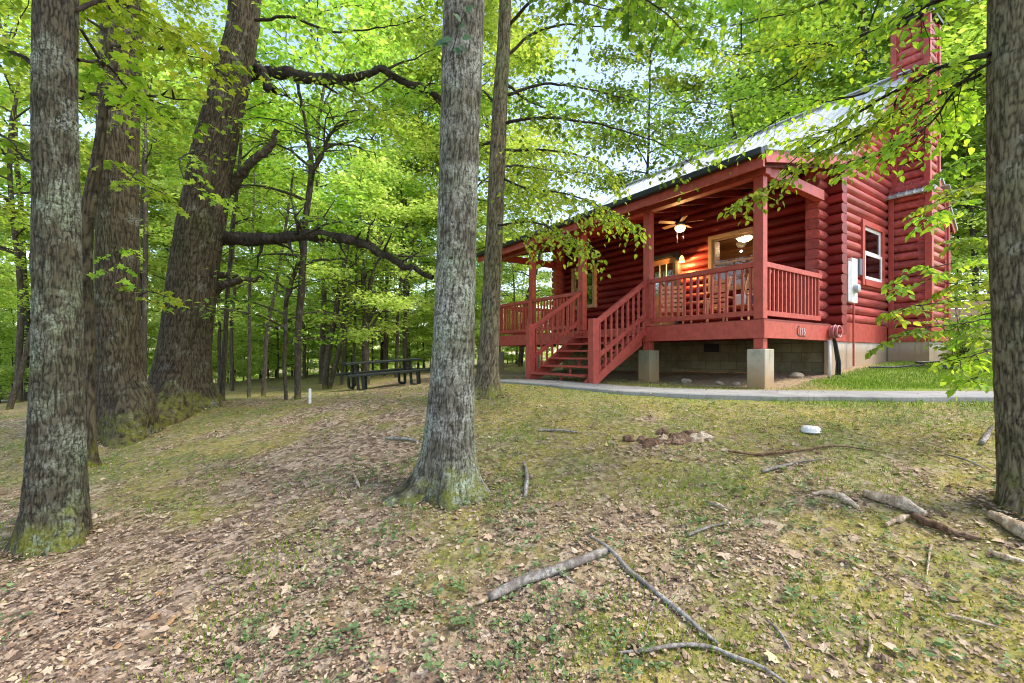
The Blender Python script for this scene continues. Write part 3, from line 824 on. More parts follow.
# windows and door --------------------------------------------------------
def window_front(x0, x1, z0, z1):
    y = 2.53
    W_ = MB().box(x0 - .09, x0, y - .035, y + .12, z0 - .09, z1 + .09).box(x1, x1 + .09, y - .035, y + .12, z0 - .09, z1 + .09).box(x0, x1, y - .035, y + .12, z1, z1 + .09).box(x0, x1, y - .05, y + .12, z0 - .09, z0).build('window', M['tan'], CAB, .005)
    zm = (z0 + z1) / 2
    fr = MB()
    for za, zb, yy in ((z0 + .002, zm + .02, y + .03), (zm - .015, z1 - .002, y + .055)):
        fr.box(x0 + .002, x0 + .045, yy, yy + .025, za, zb).box(x1 - .045, x1 - .002, yy, yy + .025, za, zb).box(x0 + .046, x1 - .046, yy, yy + .025, za, za + .04).box(x0 + .046, x1 - .046, yy, yy + .025, zb - .04, zb)
    fr.build('sash', M['tan'], W_)
    MB().box(x0 + .04, x1 - .04, y + .041, y + .044, z0 + .03, zm).box(x0 + .04, x1 - .04, y + .066, y + .069, zm + .01, z1 - .03).build('pane', M['glass'], W_)


window_front(-2.42, -1.42, D + 1.0, D + 2.2)
window_front(-7.4, -6.5, D + 1.0, D + 2.2)
y0, y1, z0, z1 = 4.5, 5.6, D + 1.1, D + 2.3
W_ = MB().box(-.10, .03, y0 - .13, y0, z0 - .14, z1 + .13).box(-.10, .03, y1, y1 + .13, z0 - .14, z1 + .13).box(-.10, .028, y0, y1, z1, z1 + .13).box(-.10, .045, y0, y1, z0 - .14, z0).build('window', M['trim'], CAB, .005)
fr = MB(); zm = (z0 + z1) / 2
for za, zb, xx in ((z0 + .002, zm + .02, .012), (zm - .015, z1 - .002, -.018)):
    fr.box(xx - .025, xx, y0 + .002, y0 + .085, za, zb).box(xx - .025, xx, y1 - .085, y1 - .002, za, zb).box(xx - .025, xx, y0 + .086, y1 - .086, za, za + .075).box(xx - .025, xx, y0 + .086, y1 - .086, zb - .07, zb)

fr.build('sash', M['white'], W_)
MB().box(-.004, -.001, y0 + .05, y1 - .05, z0 + .04, zm).box(-.034, -.031, y0 + .05, y1 - .05, zm + .01, z1 - .04).build('pane', M['glass'], W_)
MB().box(-.62, -.6, y0 - .4, y1 + .4, z0 - .3, z1 + .3).build('window_backing', m_plain('grey_window_backing', (.16, .15, .15), .8), W_)  # plain grey sheet set well inside, behind the gable panes
# door
dr = MB().box(-4.45, -4.352, 2.49, 2.68, D, D + 2.1).box(-3.448, -3.35, 2.49, 2.68, D, D + 2.1).box(-4.35, -3.45, 2.49, 2.68, D + 2.0, D + 2.1).build('door_frame', M['screen'], CAB, .005)
MB().box(-4.34, -3.46, 2.585, 2.63, D + .012, D + 1.0).box(-4.34, -4.22, 2.585, 2.63, D + 1.002, D + 1.85).box(-3.58, -3.46, 2.585, 2.63, D + 1.002, D + 1.85).box(-4.34, -3.46, 2.585, 2.63, D + 1.852, D + 1.99).build('door', M['wood'], dr)
MB().box(-4.22, -3.58, 2.605, 2.609, D + 1.0, D + 1.85).build('pane', M['glass'], dr)
mb = MB()
for k in (1, 2): mb.box(-4.22 + k * .21, -4.20 + k * .21, 2.59, 2.60, D + 1.003, D + 1.849)
mb.box(-4.22, -3.58, 2.588, 2.598, D + 1.4, D + 1.42).build('muntins', M['white'], dr)
MB().lathe([(.012, 0), (.03, .02), (.03, .05), (.01, .06)], (-3.52, 2.57, D + .95), 10).build('handle', M['black'], dr)
# room seen through the porch windows
rm = MB().box(-8.0, -.4, 5.6, 5.64, D, 4.2).box(-8.0, -.4, 2.75, 5.6, D - .06, D - .02).box(-8.0, -.4, 2.75, 5.6, 3.75, 3.79).box(-5.2, -5.16, 2.78, 5.59, D - .018, 3.74).build('room_lining', M['wood'], CAB)
mb = MB(); mb.bar((-2.9, 5.0, D + .4), (-1.0, 5.0, D + 2.35), .06, .26)
mb.build('indoor_stair', M['wood'], CAB)
rl = MB().lathe([(.03, .10), (.16, .09), (.20, .06), (.15, .0), (.05, -.04)], (-2.15, 3.5, D + 2.28)).build('room_lamp', M['roomlamp'], CAB, smooth=True)
MB().tube([(-2.15, 3.5, D + 2.44), (-2.15, 3.5, 3.74)], .008).build('lamp_rod', M['black'], rl)

# things on the cabin --------------------------------------------------------
f = cw(-2.45, 1.3, 3.36)
FANS = .78
FAN = thing('ceiling_fan', 'brown ceiling fan with lit glass bowl under the porch roof', 'ceiling fan', f, CAB.rotation_euler[2])
MB().lathe([(.10, .30), (.13, .27), (.14, .20), (.09, .16)]).build('motor', M['black'], FAN, smooth=True)
MB().tube([(0, 0, .29), (0, 0, .72)], .013).build('rod', M['black'], FAN)
for k in range(5):
    a = k * 2 * math.pi / 5 + .5; c, s_ = math.cos(a), math.sin(a)
    V = [];
    for r0, wd in ((.16, .05), (.28, .065), (.60, .075), (.66, .055)):
        for sg in (-1, 1):
            for dz in (.205, .213): V.append((c * r0 - s_ * wd * sg, s_ * r0 + c * wd * sg, dz + sg * .012))
    F = []
    for i in range(3):
        b = i * 4; F += [(b + 1, b + 3, b + 7, b + 5), (b, b + 4, b + 6, b + 2), (b, b + 1, b + 5, b + 4), (b + 2, b + 6, b + 7, b + 3)]
    F += [(0, 2, 3, 1), (12, 13, 15, 14)]
    MB().add(V, F).build('blade', M['fanblade'], FAN)
MB().lathe([(.09, .15), (.15, .12), (.155, .08), (.11, .02), (.03, 0)], n=24).build('light_bowl', M['bulb'], FAN, smooth=True)
for dx in (-.1, .1): MB().tube([(dx, 0, .1), (dx, 0, -.22)], .004, 5).build('pull_chain', M['grey'], FAN)

f = cw(-3.2, 2.53, D + 1.88)
LN = thing('wall_lantern', 'glowing wall lantern between porch door and front window', 'wall lamp', f, CAB.rotation_euler[2])
MB().lathe([(.05, 0), (.055, .02), (.03, .03)], (0, 0, .05), 12).build('bracket', M['black'], LN)
MB().tube([(0, 0, .06), (0, -.09, .11), (0, -.10, .07)], .009).build('arm', M['black'], LN)
MB().lathe([(.02, .07), (.05, .02), (.075, -.09), (.07, -.095)], (0, -.10, 0), 14).build('glass_shade', M['flame'], LN, smooth=True)
pl_ = bpy.data.lights.new('lantern_light', 'POINT'); pl_.energy = 110; pl_.color = (1, .52, .16); pl_.shadow_soft_size = .02
po = bpy.data.objects.new('lantern_light', pl_); col.objects.link(po); po.parent = LN; po.location = (0, -.13, -.14)
pl_ = bpy.data.lights.new('fan_light', 'POINT'); pl_.energy = 8; pl_.color = (1, .72, .40); pl_.shadow_soft_size = .03; FAN.scale = (FANS, FANS, 1)
po = bpy.data.objects.new('fan_light', pl_); col.objects.link(po); po.parent = FAN; po.location = (0, 0, -.10)
pl_ = bpy.data.lights.new('room_light', 'POINT'); pl_.energy = 45; pl_.color = (1, .70, .38); pl_.shadow_soft_size = .05
po = bpy.data.objects.new('room_light', pl_); col.objects.link(po); po.parent = CAB; po.location = (-2.15, 3.5, D + 2.17)


def rocking_chair(x, y, rz, label, tilt=R(16)):
    c = thing('rocking_chair', label, 'rocking chair', cw(x, y, D), CAB.rotation_euler[2] + rz, 'rocking chairs on the porch')
    m = M['chair']
    for sx in (-.25, .25):
        MB().tube([(sx, -.42 + .84 * k / 10, .015 + .16 * (k / 10 * 2 - 1) ** 2 * .45) for k in range(11)], .018, 6).build('rocker', m, c)
        MB().tube([(sx, -.24, .04), (sx, -.24, .60)], .02).build('leg', m, c)
        MB().tube([(sx, .18, .04), (sx, .22, .42)], .02).build('leg', m, c)
        MB().bar((sx, -.30, .61), (sx, .30, .58), .075, .025).build('armrest', m, c, .006)
        MB().tube([(sx, .20, .36), (sx, .20 + .80 * math.sin(tilt), .36 + .80 * math.cos(tilt))], .02).build('back_post', m, c)
    mb = MB()
    for k in range(7): mb.box(-.25, .25, -.26 + k * .07, -.20 + k * .07, .40 - k * .006, .42 - k * .006)
    mb.build('seat', m, c)
    mb = MB()
    for k in range(6):
        h = .16 + k * .115; yy = .20 + h * math.sin(tilt); zz = .36 + h * math.cos(tilt)
        mb.box(-.235, .235, yy - .012, yy + .012, zz - .035, zz + .035)
    mb.build('backrest', m, c)
    return c


rocking_chair(-2.85, 1.55, R(35), 'red-brown ladder-back rocking chair nearest the porch door')
rocking_chair(-1.95, 1.6, R(-15), 'red-brown rocking chair under the front window, middle of the three')
rocking_chair(-1.05, 1.5, R(-10), 'red-brown rocking chair holding cushions beside the corner post')
for dx, dz, m, lb in ((-.13, .0, 'cushw', 'plump white cushion on the rocking chair by the corner post'), (.14, .02, 'cushb', 'small blue cushion on the rocking chair by the corner post')):
    V = []; F = []
    n = 10
    for j in range(n + 1):
        for i in range(n + 1):
            u, v2 = i / n * 2 - 1, j / n * 2 - 1
            k = (1 - u ** 4) * (1 - v2 ** 4)
            V.append((u * .13, -.055 * k ** .6, .13 + v2 * .14)); 
    for j in range(n + 1):
        for i in range(n + 1):
            u, v2 = i / n * 2 - 1, j / n * 2 - 1
            k = (1 - u ** 4) * (1 - v2 ** 4)
            V.append((u * .13, .055 * k ** .6, .13 + v2 * .14))
    q = (n + 1) ** 2
    for j in range(n):
        for i in range(n):
            a = j * (n + 1) + i; F += [(a, a + 1, a + n + 2, a + n + 1), (q + a, q + a + n + 1, q + a + n + 2, q + a + 1)]
    c = thing('cushion', lb, 'cushion', cw(-1.05 + dx, 1.55, D + .405), CAB.rotation_euler[2] + R(-10))
    MB().add(V, F).build('cushion_cover', M[m], c, smooth=True)

# house number on the side rim board
NB = thing('house_number', 'dark crescent emblem with house number on the porch side board', 'house number', cw(.124, 1.18, D - .17), CAB.rotation_euler[2] + R(90))
V = []
for k in range(17):
    a = R(60 + k * 15); V += [(-.07 + .085 * math.cos(a), -.003, .095 * math.sin(a)), (-.05 + .068 * math.cos(a), -.003, .085 * math.sin(a))]
MB().add(V, [(2 * k, 2 * k + 2, 2 * k + 3, 2 * k + 1) for k in range(16)]).build('crescent', M['black'], NB)
MB().box(-.06, .17, -.004, 0, -.095, -.08).build('underline', M['black'], NB)
fc = bpy.data.curves.new('numerals', 'FONT'); fc.body = '116'; fc.size = .17; fc.extrude = .002; fc.align_x = 'LEFT'
fo = bpy.data.objects.new('tmp', fc); col.objects.link(fo)
bpy.context.view_layer.update()
me = bpy.data.meshes.new_from_object(fo.evaluated_get(bpy.context.evaluated_depsgraph_get())); me.name = 'numerals'
bpy.data.objects.remove(fo)
me.materials.clear(); no = link('numerals', me, M['grey'], NB); no.location = (-.08, -.004, -.06); no.rotation_euler = (R(90), 0, 0)

# electric meter panel, small box, hose reel, conduits
MP = thing('meter_panel', 'white electric meter panel on the right log wall', 'meter box', cw(0, 3.76, 1.66), CAB.rotation_euler[2])
MB().box(.005, .08, -.15, .15, .0, .95).build('cabinet', M['white'], MP, .008)
MB().box(.005, .10, -.40, -.18, .0, .85).build('side_cabinet', M['grey'], MP, .008)
o = MB().lathe([(.10, 0), (.10, .05), (.085, .09), (.05, .10)], n=18).build('meter_dial', M['grey'], MP); o.rotation_euler = (0, R(90), 0); o.location = (.078, -.02, .30)
MB().box(-.006, .09, .24, .40, .62, .98).build('breaker_box', m_plain('slate_box', (.10, .12, .16), .5), MP, .01)
MB().tube([(.05, .02, -.01), (.05, .02, -1.35)], .02).build('conduit', M['trim'], MP)
HB = thing('hose_reel', 'faded pink hose reel on the corner under the porch end', 'hose reel', cw(.14, 2.40, 1.0), CAB.rotation_euler[2])
mb = MB()
for k in range(5):
    r = .10 + .012 * (k % 3); mb.tube([(.02 + .03 * k, r * math.cos(2 * math.pi * i / 16), r * math.sin(2 * math.pi * i / 16)) for i in range(17)], .017, 6, False)
mb.build('coiled_hose', m_plain('faded_pink_hose', (.42, .16, .17), .5), HB, smooth=True)
MB().tube([(0, 0, 0), (.2, 0, 0)], .035).build('hub', M['trim'], HB)
for nm, y_, m_, lab in (('utility_pipe', 2.28, 'pvc', 'pale vertical pipe at the corner pier beneath the porch'), ('utility_cable', 2.56, 'wire', 'thick dark cable running down the corner pier')):
    c = thing(nm, lab, 'pipe' if nm == 'utility_pipe' else 'cable', cw(.16, y_, .0), CAB.rotation_euler[2])
    mb = MB()
    if nm == 'utility_pipe': mb.tube([(0, 0, -.1), (0, 0, .84)], .035)
    else:
        for k in range(3): mb.tube([(.0 + .03 * k, .02 * k, -.05), (.01 + .03 * k, .03, .4), (-.03 + .02 * k, .01, .8), (-.03, -.06, 1.0)], .017, 6)
    mb.build('pipe' if nm == 'utility_pipe' else 'cable_run', M[m_], c, smooth=True)

# rocks under the porch
for i, (x, y, s_, lb) in enumerate(((-1.5, .15, .075, 'pale rock on the dirt under the porch, left of three'), (-.85, .2, .06, 'small flat rock under the porch, middle of three'), (-.55, .25, .05, 'small rock under the porch closest to the corner pier'), (-.25, 1.9, .09, 'grey rock beside the dark block wall under the porch side'))):
    p = cw(x, y); p[2] = float(gz(p[0], p[1]))
    a = np.arange(12); V = []; F = []
    for j in range(7):
        th = math.pi * j / 6
        for k in range(12):
            d = np.array([math.sin(th) * math.cos(k * math.pi / 6), math.sin(th) * math.sin(k * math.pi / 6), math.cos(th)])
            V.append(d * s_ * (.7 + .6 * float(vn3(d[0] * 1.6 + i * 7, d[1] * 1.6, d[2] * 1.6, 3))) * np.array([1.3, 1, .8]) + np.array([0, 0, s_ * .5]))
    F = [(j * 12 + k, j * 12 + 12 + k, j * 12 + 12 + (k + 1) % 12, j * 12 + (k + 1) % 12) for j in range(6) for k in range(12)]
    o = MB().add(V, F).build('rock', M['rock']); o.location = p; tag(o, lb, 'rock', 'rocks under the porch')

# wooden fence at the right
FN = thing('wooden_fence', 'tan fence of horizontal boards behind the chimney chase', 'fence', (12.6, 14.6, float(gz(13, 14))), R(-12))
for k in range(7):
    MB().box(0, 9, -.02, .02, .10 + k * .235, .315 + k * .235).build('board', M['fencewood'], FN)
for k in range(5):
    MB().box(-.03 + k * 2.25, .07 + k * 2.25, .022, .12, -.3, 1.85).build('post', M['fencewood'], FN)

# ================================================================== VEGETATION
UP = np.array([0, 0, 1.0])


def nrm(v):
    return v / (np.linalg.norm(v, axis=-1, keepdims=True) + 1e-9)


def big_trunk(name, prof, Y, bark, parent, base, flare=.5, fh=.35, nth=160, dz=.016, ridge=.012, ks=9.0, top=None, seed=0, lobes=None, burls=()):
    """ridged trunk: prof = rows of (px, py, width in px) at depth Y; flares into roots at the ground"""
    rows = []
    for px, py, w_ in prof:
        p = at(px, py, Y); k = (px - HX) / FOC
        rows.append((p[0], p[1], p[2], w_ * Y / FOC / math.sqrt(1 + k * k) / 2))
    rows.sort(key=lambda r: r[2])
    rows = np.array(rows)
    if top is not None:
        d = rows[-1] - rows[-2]; k = (top - rows[-1][2]) / max(d[2], .01)
        e = rows[-1] + d * k * .6; e[2] = top; e[1] = Y; e[3] = rows[-1][3] * .55; rows = np.vstack([rows, e])
    g = base[2]
    zs = np.concatenate([np.arange(g - .25, min(rows[-1][2], rows[-1 if top is None else -2][2] + .25), dz)])
    if top is not None: zs = np.concatenate([zs, np.arange(zs[-1] + dz * 3, top, dz * 5)])
    cx = np.interp(zs, rows[:, 2], rows[:, 0]); r0 = np.interp(zs, rows[:, 2], rows[:, 3])
    for _ in range(2):                                     # soften the corners of the profile
        k = max(3, int(.35 / dz) | 1); ker = np.ones(k) / k
        cx = np.convolve(np.pad(cx, k // 2, 'edge'), ker, 'valid'); r0 = np.convolve(np.pad(r0, k // 2, 'edge'), ker, 'valid')
    th = np.arange(nth) * 2 * np.pi / nth
    TH, Zm = np.meshgrid(th, zs); R0 = r0[:, None]
    h = np.maximum(Zm - g, -.1)
    lob = np.zeros_like(TH)
    for kk, ph, am in (lobes or ((3, seed * 1.3, .35), (5, seed * 2.1, .3), (2, seed * .7, .25))):
        lob += am * np.cos(kk * TH + ph)
    fl = flare * R0 * np.exp(-h / fh) * np.maximum(.15, 1 + 1.25 * lob)
    lump = 1 + .05 * (vn3(np.cos(TH) * 1.4 + seed, np.sin(TH) * 1.4, Zm * 1.1, 2) - .5) * 2
    rad = R0 * lump + fl
    for (bt, bz, ba, bs) in burls:
        dth = np.angle(np.exp(1j * (TH - bt)))
        rad += ba * np.exp(-(dth * r0.mean() / bs) ** 2 - ((Zm - bz) / bs) ** 2)
    kr = random.Random(seed * 7 + 1)
    for _k in range(9):
        kt, kz, ksz = kr.uniform(-2.6, .6), kr.uniform(g + .5, g + (zs[-1] - g) * .8), r0.mean() * kr.uniform(.18, .38)
        dd = np.hypot(np.angle(np.exp(1j * (TH - kt))) * r0.mean(), (Zm - kz) * .8) / ksz
        rad += ksz * .30 * np.exp(-dd ** 2) - ksz * .42 * np.exp(-(dd * 2.6) ** 2)
    a, b = np.cos(TH) * R0 * ks * 2.1, np.sin(TH) * R0 * ks * 2.1
    wob = (vn3(a * .35, b * .35, Zm * ks * .3, 7) - .5) * 1.8
    n = np.abs(2 * vn3(a + wob, b + wob, Zm * ks * .42, 11) - 1)
    n2 = np.abs(2 * vn3(a * 1.9 + wob, b * 1.9 + wob, Zm * ks * 1.0, 12) - 1)
    n3 = vn3(a * 2.4, b * 2.4, Zm * ks * 2.0, 13)
    fur = np.clip(np.clip(n * 1.7, 0, 1) ** .7 * .55 + np.clip(n2 * 1.6, 0, 1) ** .7 * .27 + n3 * .22, 0, 1)
    rad = rad + ridge * (fur - .6) * (.7 + .3 * np.exp(-h))
    cx_ = cx[:, None]
    V = np.stack([cx_ + rad * np.cos(TH), np.full_like(rad, Y) + rad * np.sin(TH), Zm], -1).reshape(-1, 3)
    i = np.arange(len(zs) - 1)[:, None] * nth; k = np.arange(nth)[None]; k2 = (k + 1) % nth
    F = np.stack([i + k, i + k2, i + nth + k2, i + nth + k], -1).reshape(-1, 4)
    me = mesh_np(name, V - base, [F], True)
    at_ = me.attributes.new('furrow', 'FLOAT', 'POINT'); at_.data.foreach_set('value', fur.ravel().astype(np.float32))
    o = link(name, me, M[bark], parent)
    return o, np.stack([cx, np.full_like(cx, Y), zs], -1), r0


def grow(tub, lv, TP, TR, z0, cr, nl, leaf, nleaf, flat=.13, spread=.45, kind='far', up=.35, droop=.35, low=.5, sec=3, lseg=5, az0=0, wd=.62, azr=None):
    """limbs with side branches from a trunk, and leaves in flat layered sprays along them"""
    zt = TP[-1, 2]; C = []; O = []
    for i in range(nl):
        f = (i + random.random() * .8) / nl; z = z0 + (zt - z0) * f * .98
        p = np.array([np.interp(z, TP[:, 2], TP[:, j]) for j in range(3)]); r = np.interp(z, TP[:, 2], TR)
        a = az0 + i * 2.39996 + random.uniform(-.4, .4)
        if azr: a = random.uniform(*azr)
        L = cr * (low + (1 - low) * math.sin(math.pi * min(1, f * 1.05 + .12)) ** .8) * random.uniform(.65, 1.1) * (1 - .45 * f * f)
        d = np.array([math.cos(a), math.sin(a), 0]); s = np.linspace(0, 1, 7)[:, None]
        u = up + .5 * f
        path = p + d * L * s + UP * L * (u * s - droop * s ** 2) + rng.normal(0, .035 * L, (7, 3)) * s * (1, 1, .5)
        tub.add(path, np.linspace(min(r * .55, .02 + .022 * L), .006, 7), lseg)
        q = resample(path, 12)[4:]; C.append(q); O.append(np.repeat(d[None], len(q), 0))
        for k in range(sec):
            fs = .3 + .6 * (k + random.random()) / sec; b = resample(path, 20)[int(fs * 19)]
            a2 = a + random.choice((-1, 1)) * random.uniform(.5, 1.1); d2 = np.array([math.cos(a2), math.sin(a2), random.uniform(-.05, .3)])
            L2 = L * random.uniform(.3, .55) * (1.1 - .5 * fs); s2 = np.linspace(0, 1, 5)[:, None]
            p2 = b + d2 * L2 * s2 - UP * L2 * droop * .5 * s2 ** 2
            tub.add(p2, np.linspace(.016, .005, 5), 4)
            q = resample(p2, 7)[2:]; C.append(q); O.append(np.repeat(d2[None], len(q), 0))
    C = np.concatenate(C); O = np.concatenate(O)
    keep = rng.random(len(C)) < .66; C = C[keep]; O = O[keep]              # bare gaps let the sky through
    wgt = rng.gamma(1.3, 1, len(C)); wgt /= wgt.sum()
    k = rng.choice(len(C), nleaf, p=wgt)
    P = C[k] + rng.normal(0, 1, (nleaf, 3)) * (spread, spread, flat)
    Dv = nrm(O[k] * .5 + rng.normal(0, .8, (nleaf, 3)) * (1, 1, .35) - UP * .15)
    N = nrm(UP + rng.normal(0, .42, (nleaf, 3)))
    lv.add(P, Dv, N, leaf * rng.uniform(.6, 1.2, nleaf), wd, kind)


def bough(tub, lv, path, r0, r1, twigs, twl, leaf, per=7, kind='near', droop=.25, wd=.62, sub=2, upj=.5, seg=6):
    per = int(per * 1.3 + .5); twigs = int(twigs * 1.3)
    P = resample(path, 28); L0 = np.linalg.norm(np.diff(P, axis=0), axis=1).sum()
    wob = rng.normal(0, .012 * L0, (28, 3)); wob[0] = 0; P = P + np.cumsum(wob, 0) * .25
    tub.add(P, np.linspace(r0, r1, 28), seg)
    T = nrm(np.gradient(P, axis=0)); B = []; DD = []; SS = []

    def twig(p, d, l, r):
        m = 6; s = np.linspace(0, 1, m)[:, None]
        q = p + d * l * s - UP * droop * l * s ** 2 + rng.normal(0, .02 * l, (m, 3)) * s
        tub.add(q, np.linspace(r, .0012, m), 4)
        n = max(2, int(per * l / twl + .5)); fs = np.linspace(.22, 1, n)
        td = nrm(np.gradient(q, axis=0))
        for j, f in enumerate(fs):
            b = np.array([np.interp(f, s[:, 0], q[:, c]) for c in range(3)]); t_ = nrm(np.array([np.interp(f, s[:, 0], td[:, c]) for c in range(3)]))
            sd = nrm(np.cross(t_, UP)) * (1 if j % 2 else -1)
            B.append(b); DD.append(nrm(t_ * (.45 if j < n - 1 else 1.5) + sd * .8 - UP * (.12 + .5 * max(0, upj - .4)) + rng.normal(0, .18, 3))); SS.append(.6 + .5 * random.random())
        return q
    for i in range(twigs):
        f = .10 + .90 * (i + random.random()) / twigs; k = min(27, int(f * 27)); t_ = T[k]
        sd = nrm(np.cross(t_, UP)) * (1 if i % 2 else -1)
        d = nrm(t_ * random.uniform(.3, .9) + sd * random.uniform(.5, 1.0) + UP * random.gauss(.02, .22))
        l = twl * random.uniform(.5, 1.15) * (1 - .35 * f)
        q = twig(P[k], d, l, .0045)
        for u in range(sub):
            kk = random.randint(1, 4); d2 = nrm(d * .6 + np.cross(d, UP) * random.choice((-1, 1)) * .8 + UP * random.gauss(0, .15)); twig(q[kk], d2, l * random.uniform(.35, .6), .003)
    B = np.array(B); n = len(B)
    lv.add(B, np.array(DD), nrm(UP + rng.normal(0, upj, (n, 3))), leaf * np.array(SS), wd, kind)


def px_path(rows, base=None):
    return [at(*r) for r in rows]


def add_bough(tree, base, mats, rows, r0, r1, twigs, twl, leaf, **kw):
    tb, lv = Tubes(), Leaves()
    bough(tb, lv, px_path(rows), r0, r1, twigs, twl, leaf, **kw)
    b = link('branch', tb.mesh('branch', base), M[mats[0]], tree)
    link('leaves', lv.mesh('leaves', base), M[mats[1]], b)
    return b


def limb(tree, base, bark, rows, radii, n=12, subs=0, sl=.5, fern=0):
    """bare heavy limb through points"""
    P = resample(px_path(rows), 40); rr = np.interp(np.linspace(0, 1, 40), np.linspace(0, 1, len(radii)), radii) * .88
    P = P + rng.normal(0, .012, (40, 3)) + np.stack([vn3(np.arange(40) * .33, k_, 1.5, 9) - .5 for k_ in (1.3, 5.1, 8.7)], -1) * .045 * np.linalg.norm(P[-1] - P[0]) * np.linspace(0, 1, 40)[:, None]; rr = rr * (1 + .12 * (vn3(np.arange(40) * .5, 0, 0, 4) - .5) * 2)
    tb = Tubes(); P2 = resample(P, 140); n = 22
    V, F = tube_arr(P2, np.interp(np.linspace(0, 1, 140), np.linspace(0, 1, 40), rr), n); c_ = np.repeat(P2, n, 0)
    V = c_ + (V - c_) * (1 + .30 * (vn3(V[:, 0] * 5, V[:, 1] * 9, V[:, 2] * 9, 3) - .5) + .28 * (vn3(V[:, 0] * 14, V[:, 1] * 34, V[:, 2] * 34, 5) - .5))[:, None]
    tb.V.append(V); tb.F.append(F); tb.n += len(V)
    for k in range(subs):
        i = random.randint(10, 38); d = nrm(np.array([random.uniform(-.3, .8), random.uniform(-.6, .6), random.uniform(-.7, .5)]))
        s = np.linspace(0, 1, 6)[:, None]; tb.add(P[i] + d * sl * random.uniform(.5, 1.3) * s + rng.normal(0, .03, (6, 3)) * s, np.linspace(rr[i] * .4, .005, 6), 5)
    o = link('limb', tb.mesh('limb', base), M[bark], tree)
    if fern:
        k = rng.integers(6, 138, fern); lv = Leaves(); th = rng.uniform(0, 6.28, fern)
        rq = np.interp(np.linspace(0, 1, 140), np.linspace(0, 1, 40), rr)[k]
        Q = P2[k] + np.stack([rng.normal(0, .5, fern) * rq, rng.normal(0, .5, fern) * rq, rq * .95], -1)
        lv.add(Q, np.stack([np.cos(th), np.sin(th), rng.uniform(.1, .9, fern)], -1), nrm(UP + rng.normal(0, .5, (fern, 3))), rng.uniform(.05, .11, fern), .5, 'near')
        link('leaves', lv.mesh('leaves', base), M['lf_deep'], o)
    return o


def gbase(px, Y, py):
    x = (px - HX) / FOC * Y
    return np.array([x, Y, float(gz(x, Y))])


# ---- tall trees of the foreground
def crown_top(tree, base, P, Rr, z0, cr, nl, nleaf, leaf=.13, mat='lf_mid', bark='barkE'):
    tb, lv = Tubes(), Leaves()
    grow(tb, lv, P, Rr, z0, cr, nl, leaf, nleaf, up=.4, spread=.5)
    link('limbs', tb.mesh('limbs', base), M[bark], tree); link('crown', lv.mesh('crown', base), M[mat], tree)


b = gbase(50, 3.6, 540)
T1 = thing('oak_tree', 'grey ridge-barked trunk standing nearest at the left edge', 'tree', b)
_, P, Rr = big_trunk('trunk', [(56, -20, 47), (55, 100, 48), (56, 200, 49), (57, 300, 51), (58, 380, 55), (58, 440, 60), (56, 500, 66), (52, 560, 70)], 3.6, 'barkA', T1, b, flare=.32, fh=.22, nth=240, dz=.011, top=9.0, seed=1, ridge=.017, ks=36)
crown_top(T1, b, P, Rr, 6.2, 3.0, 9, 2600)
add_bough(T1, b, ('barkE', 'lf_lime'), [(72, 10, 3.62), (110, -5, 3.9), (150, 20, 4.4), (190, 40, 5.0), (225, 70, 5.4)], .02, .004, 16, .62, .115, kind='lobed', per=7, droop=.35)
add_bough(T1, b, ('barkE', 'lf_lime'), [(78, 60, 3.62), (105, 65, 4.0), (130, 95, 4.5), (150, 115, 4.8)], .014, .003, 9, .5, .11, kind='lobed', per=6, droop=.35)
add_bough(T1, b, ('barkE', 'lf_mid'), [(34, 66, 3.6), (20, 56, 3.7), (0, 52, 3.9), (-40, 60, 4.2)], .02, .004, 8, .45, .10, per=6)
add_bough(T1, b, ('barkE', 'lf_mid'), [(34, 165, 3.6), (18, 152, 3.8), (0, 135, 4.1), (-40, 130, 4.5)], .014, .003, 8, .4, .10, per=6)

b = gbase(122, 7.0, 430)
T2 = thing('oak_tree', 'broad straight oak trunk with mossy foot between the left trunk and leaning oak', 'tree', b)
_, P, Rr = big_trunk('trunk', [(124, -20, 43), (119, 100, 44), (117, 200, 45), (118, 300, 46), (121, 370, 49), (124, 410, 55), (126, 440, 58)], 7.0, 'barkC', T2, b, flare=.55, fh=.28, nth=270, dz=.022, top=13, seed=2, ridge=.028, ks=25, burls=((-.5, b[2] + .35, .16, .22), (-.25, b[2] + .62, .10, .16)))
crown_top(T2, b, P, Rr, 8.5, 4.5, 9, 3000)
add_bough(T2, b, ('barkE', 'lf_lime'), [(128, 250, 6.6), (112, 255, 6.0), (118, 280, 5.5)], .012, .003, 6, .45, .11, kind='lobed', per=5)
add_bough(T2, b, ('barkE', 'lf_lime'), [(110, 160, 6.6), (120, 165, 6.0), (140, 180, 5.6), (165, 190, 5.6)], .012, .003, 9, .5, .11, kind='lobed', per=6)
add_bough(T2, b, ('barkE', 'lf_lime'), [(135, 300, 6.6), (150, 290, 6.1), (172, 296, 6.0)], .012, .003, 5, .4, .10, kind='lobed', per=5)
add_bough(T2, b, ('barkE', 'lf_mid'), [(110, 60, 6.6), (118, 90, 6.0), (150, 110, 5.6), (185, 120, 5.4)], .014, .003, 10, .6, .11, kind='lobed', per=7)

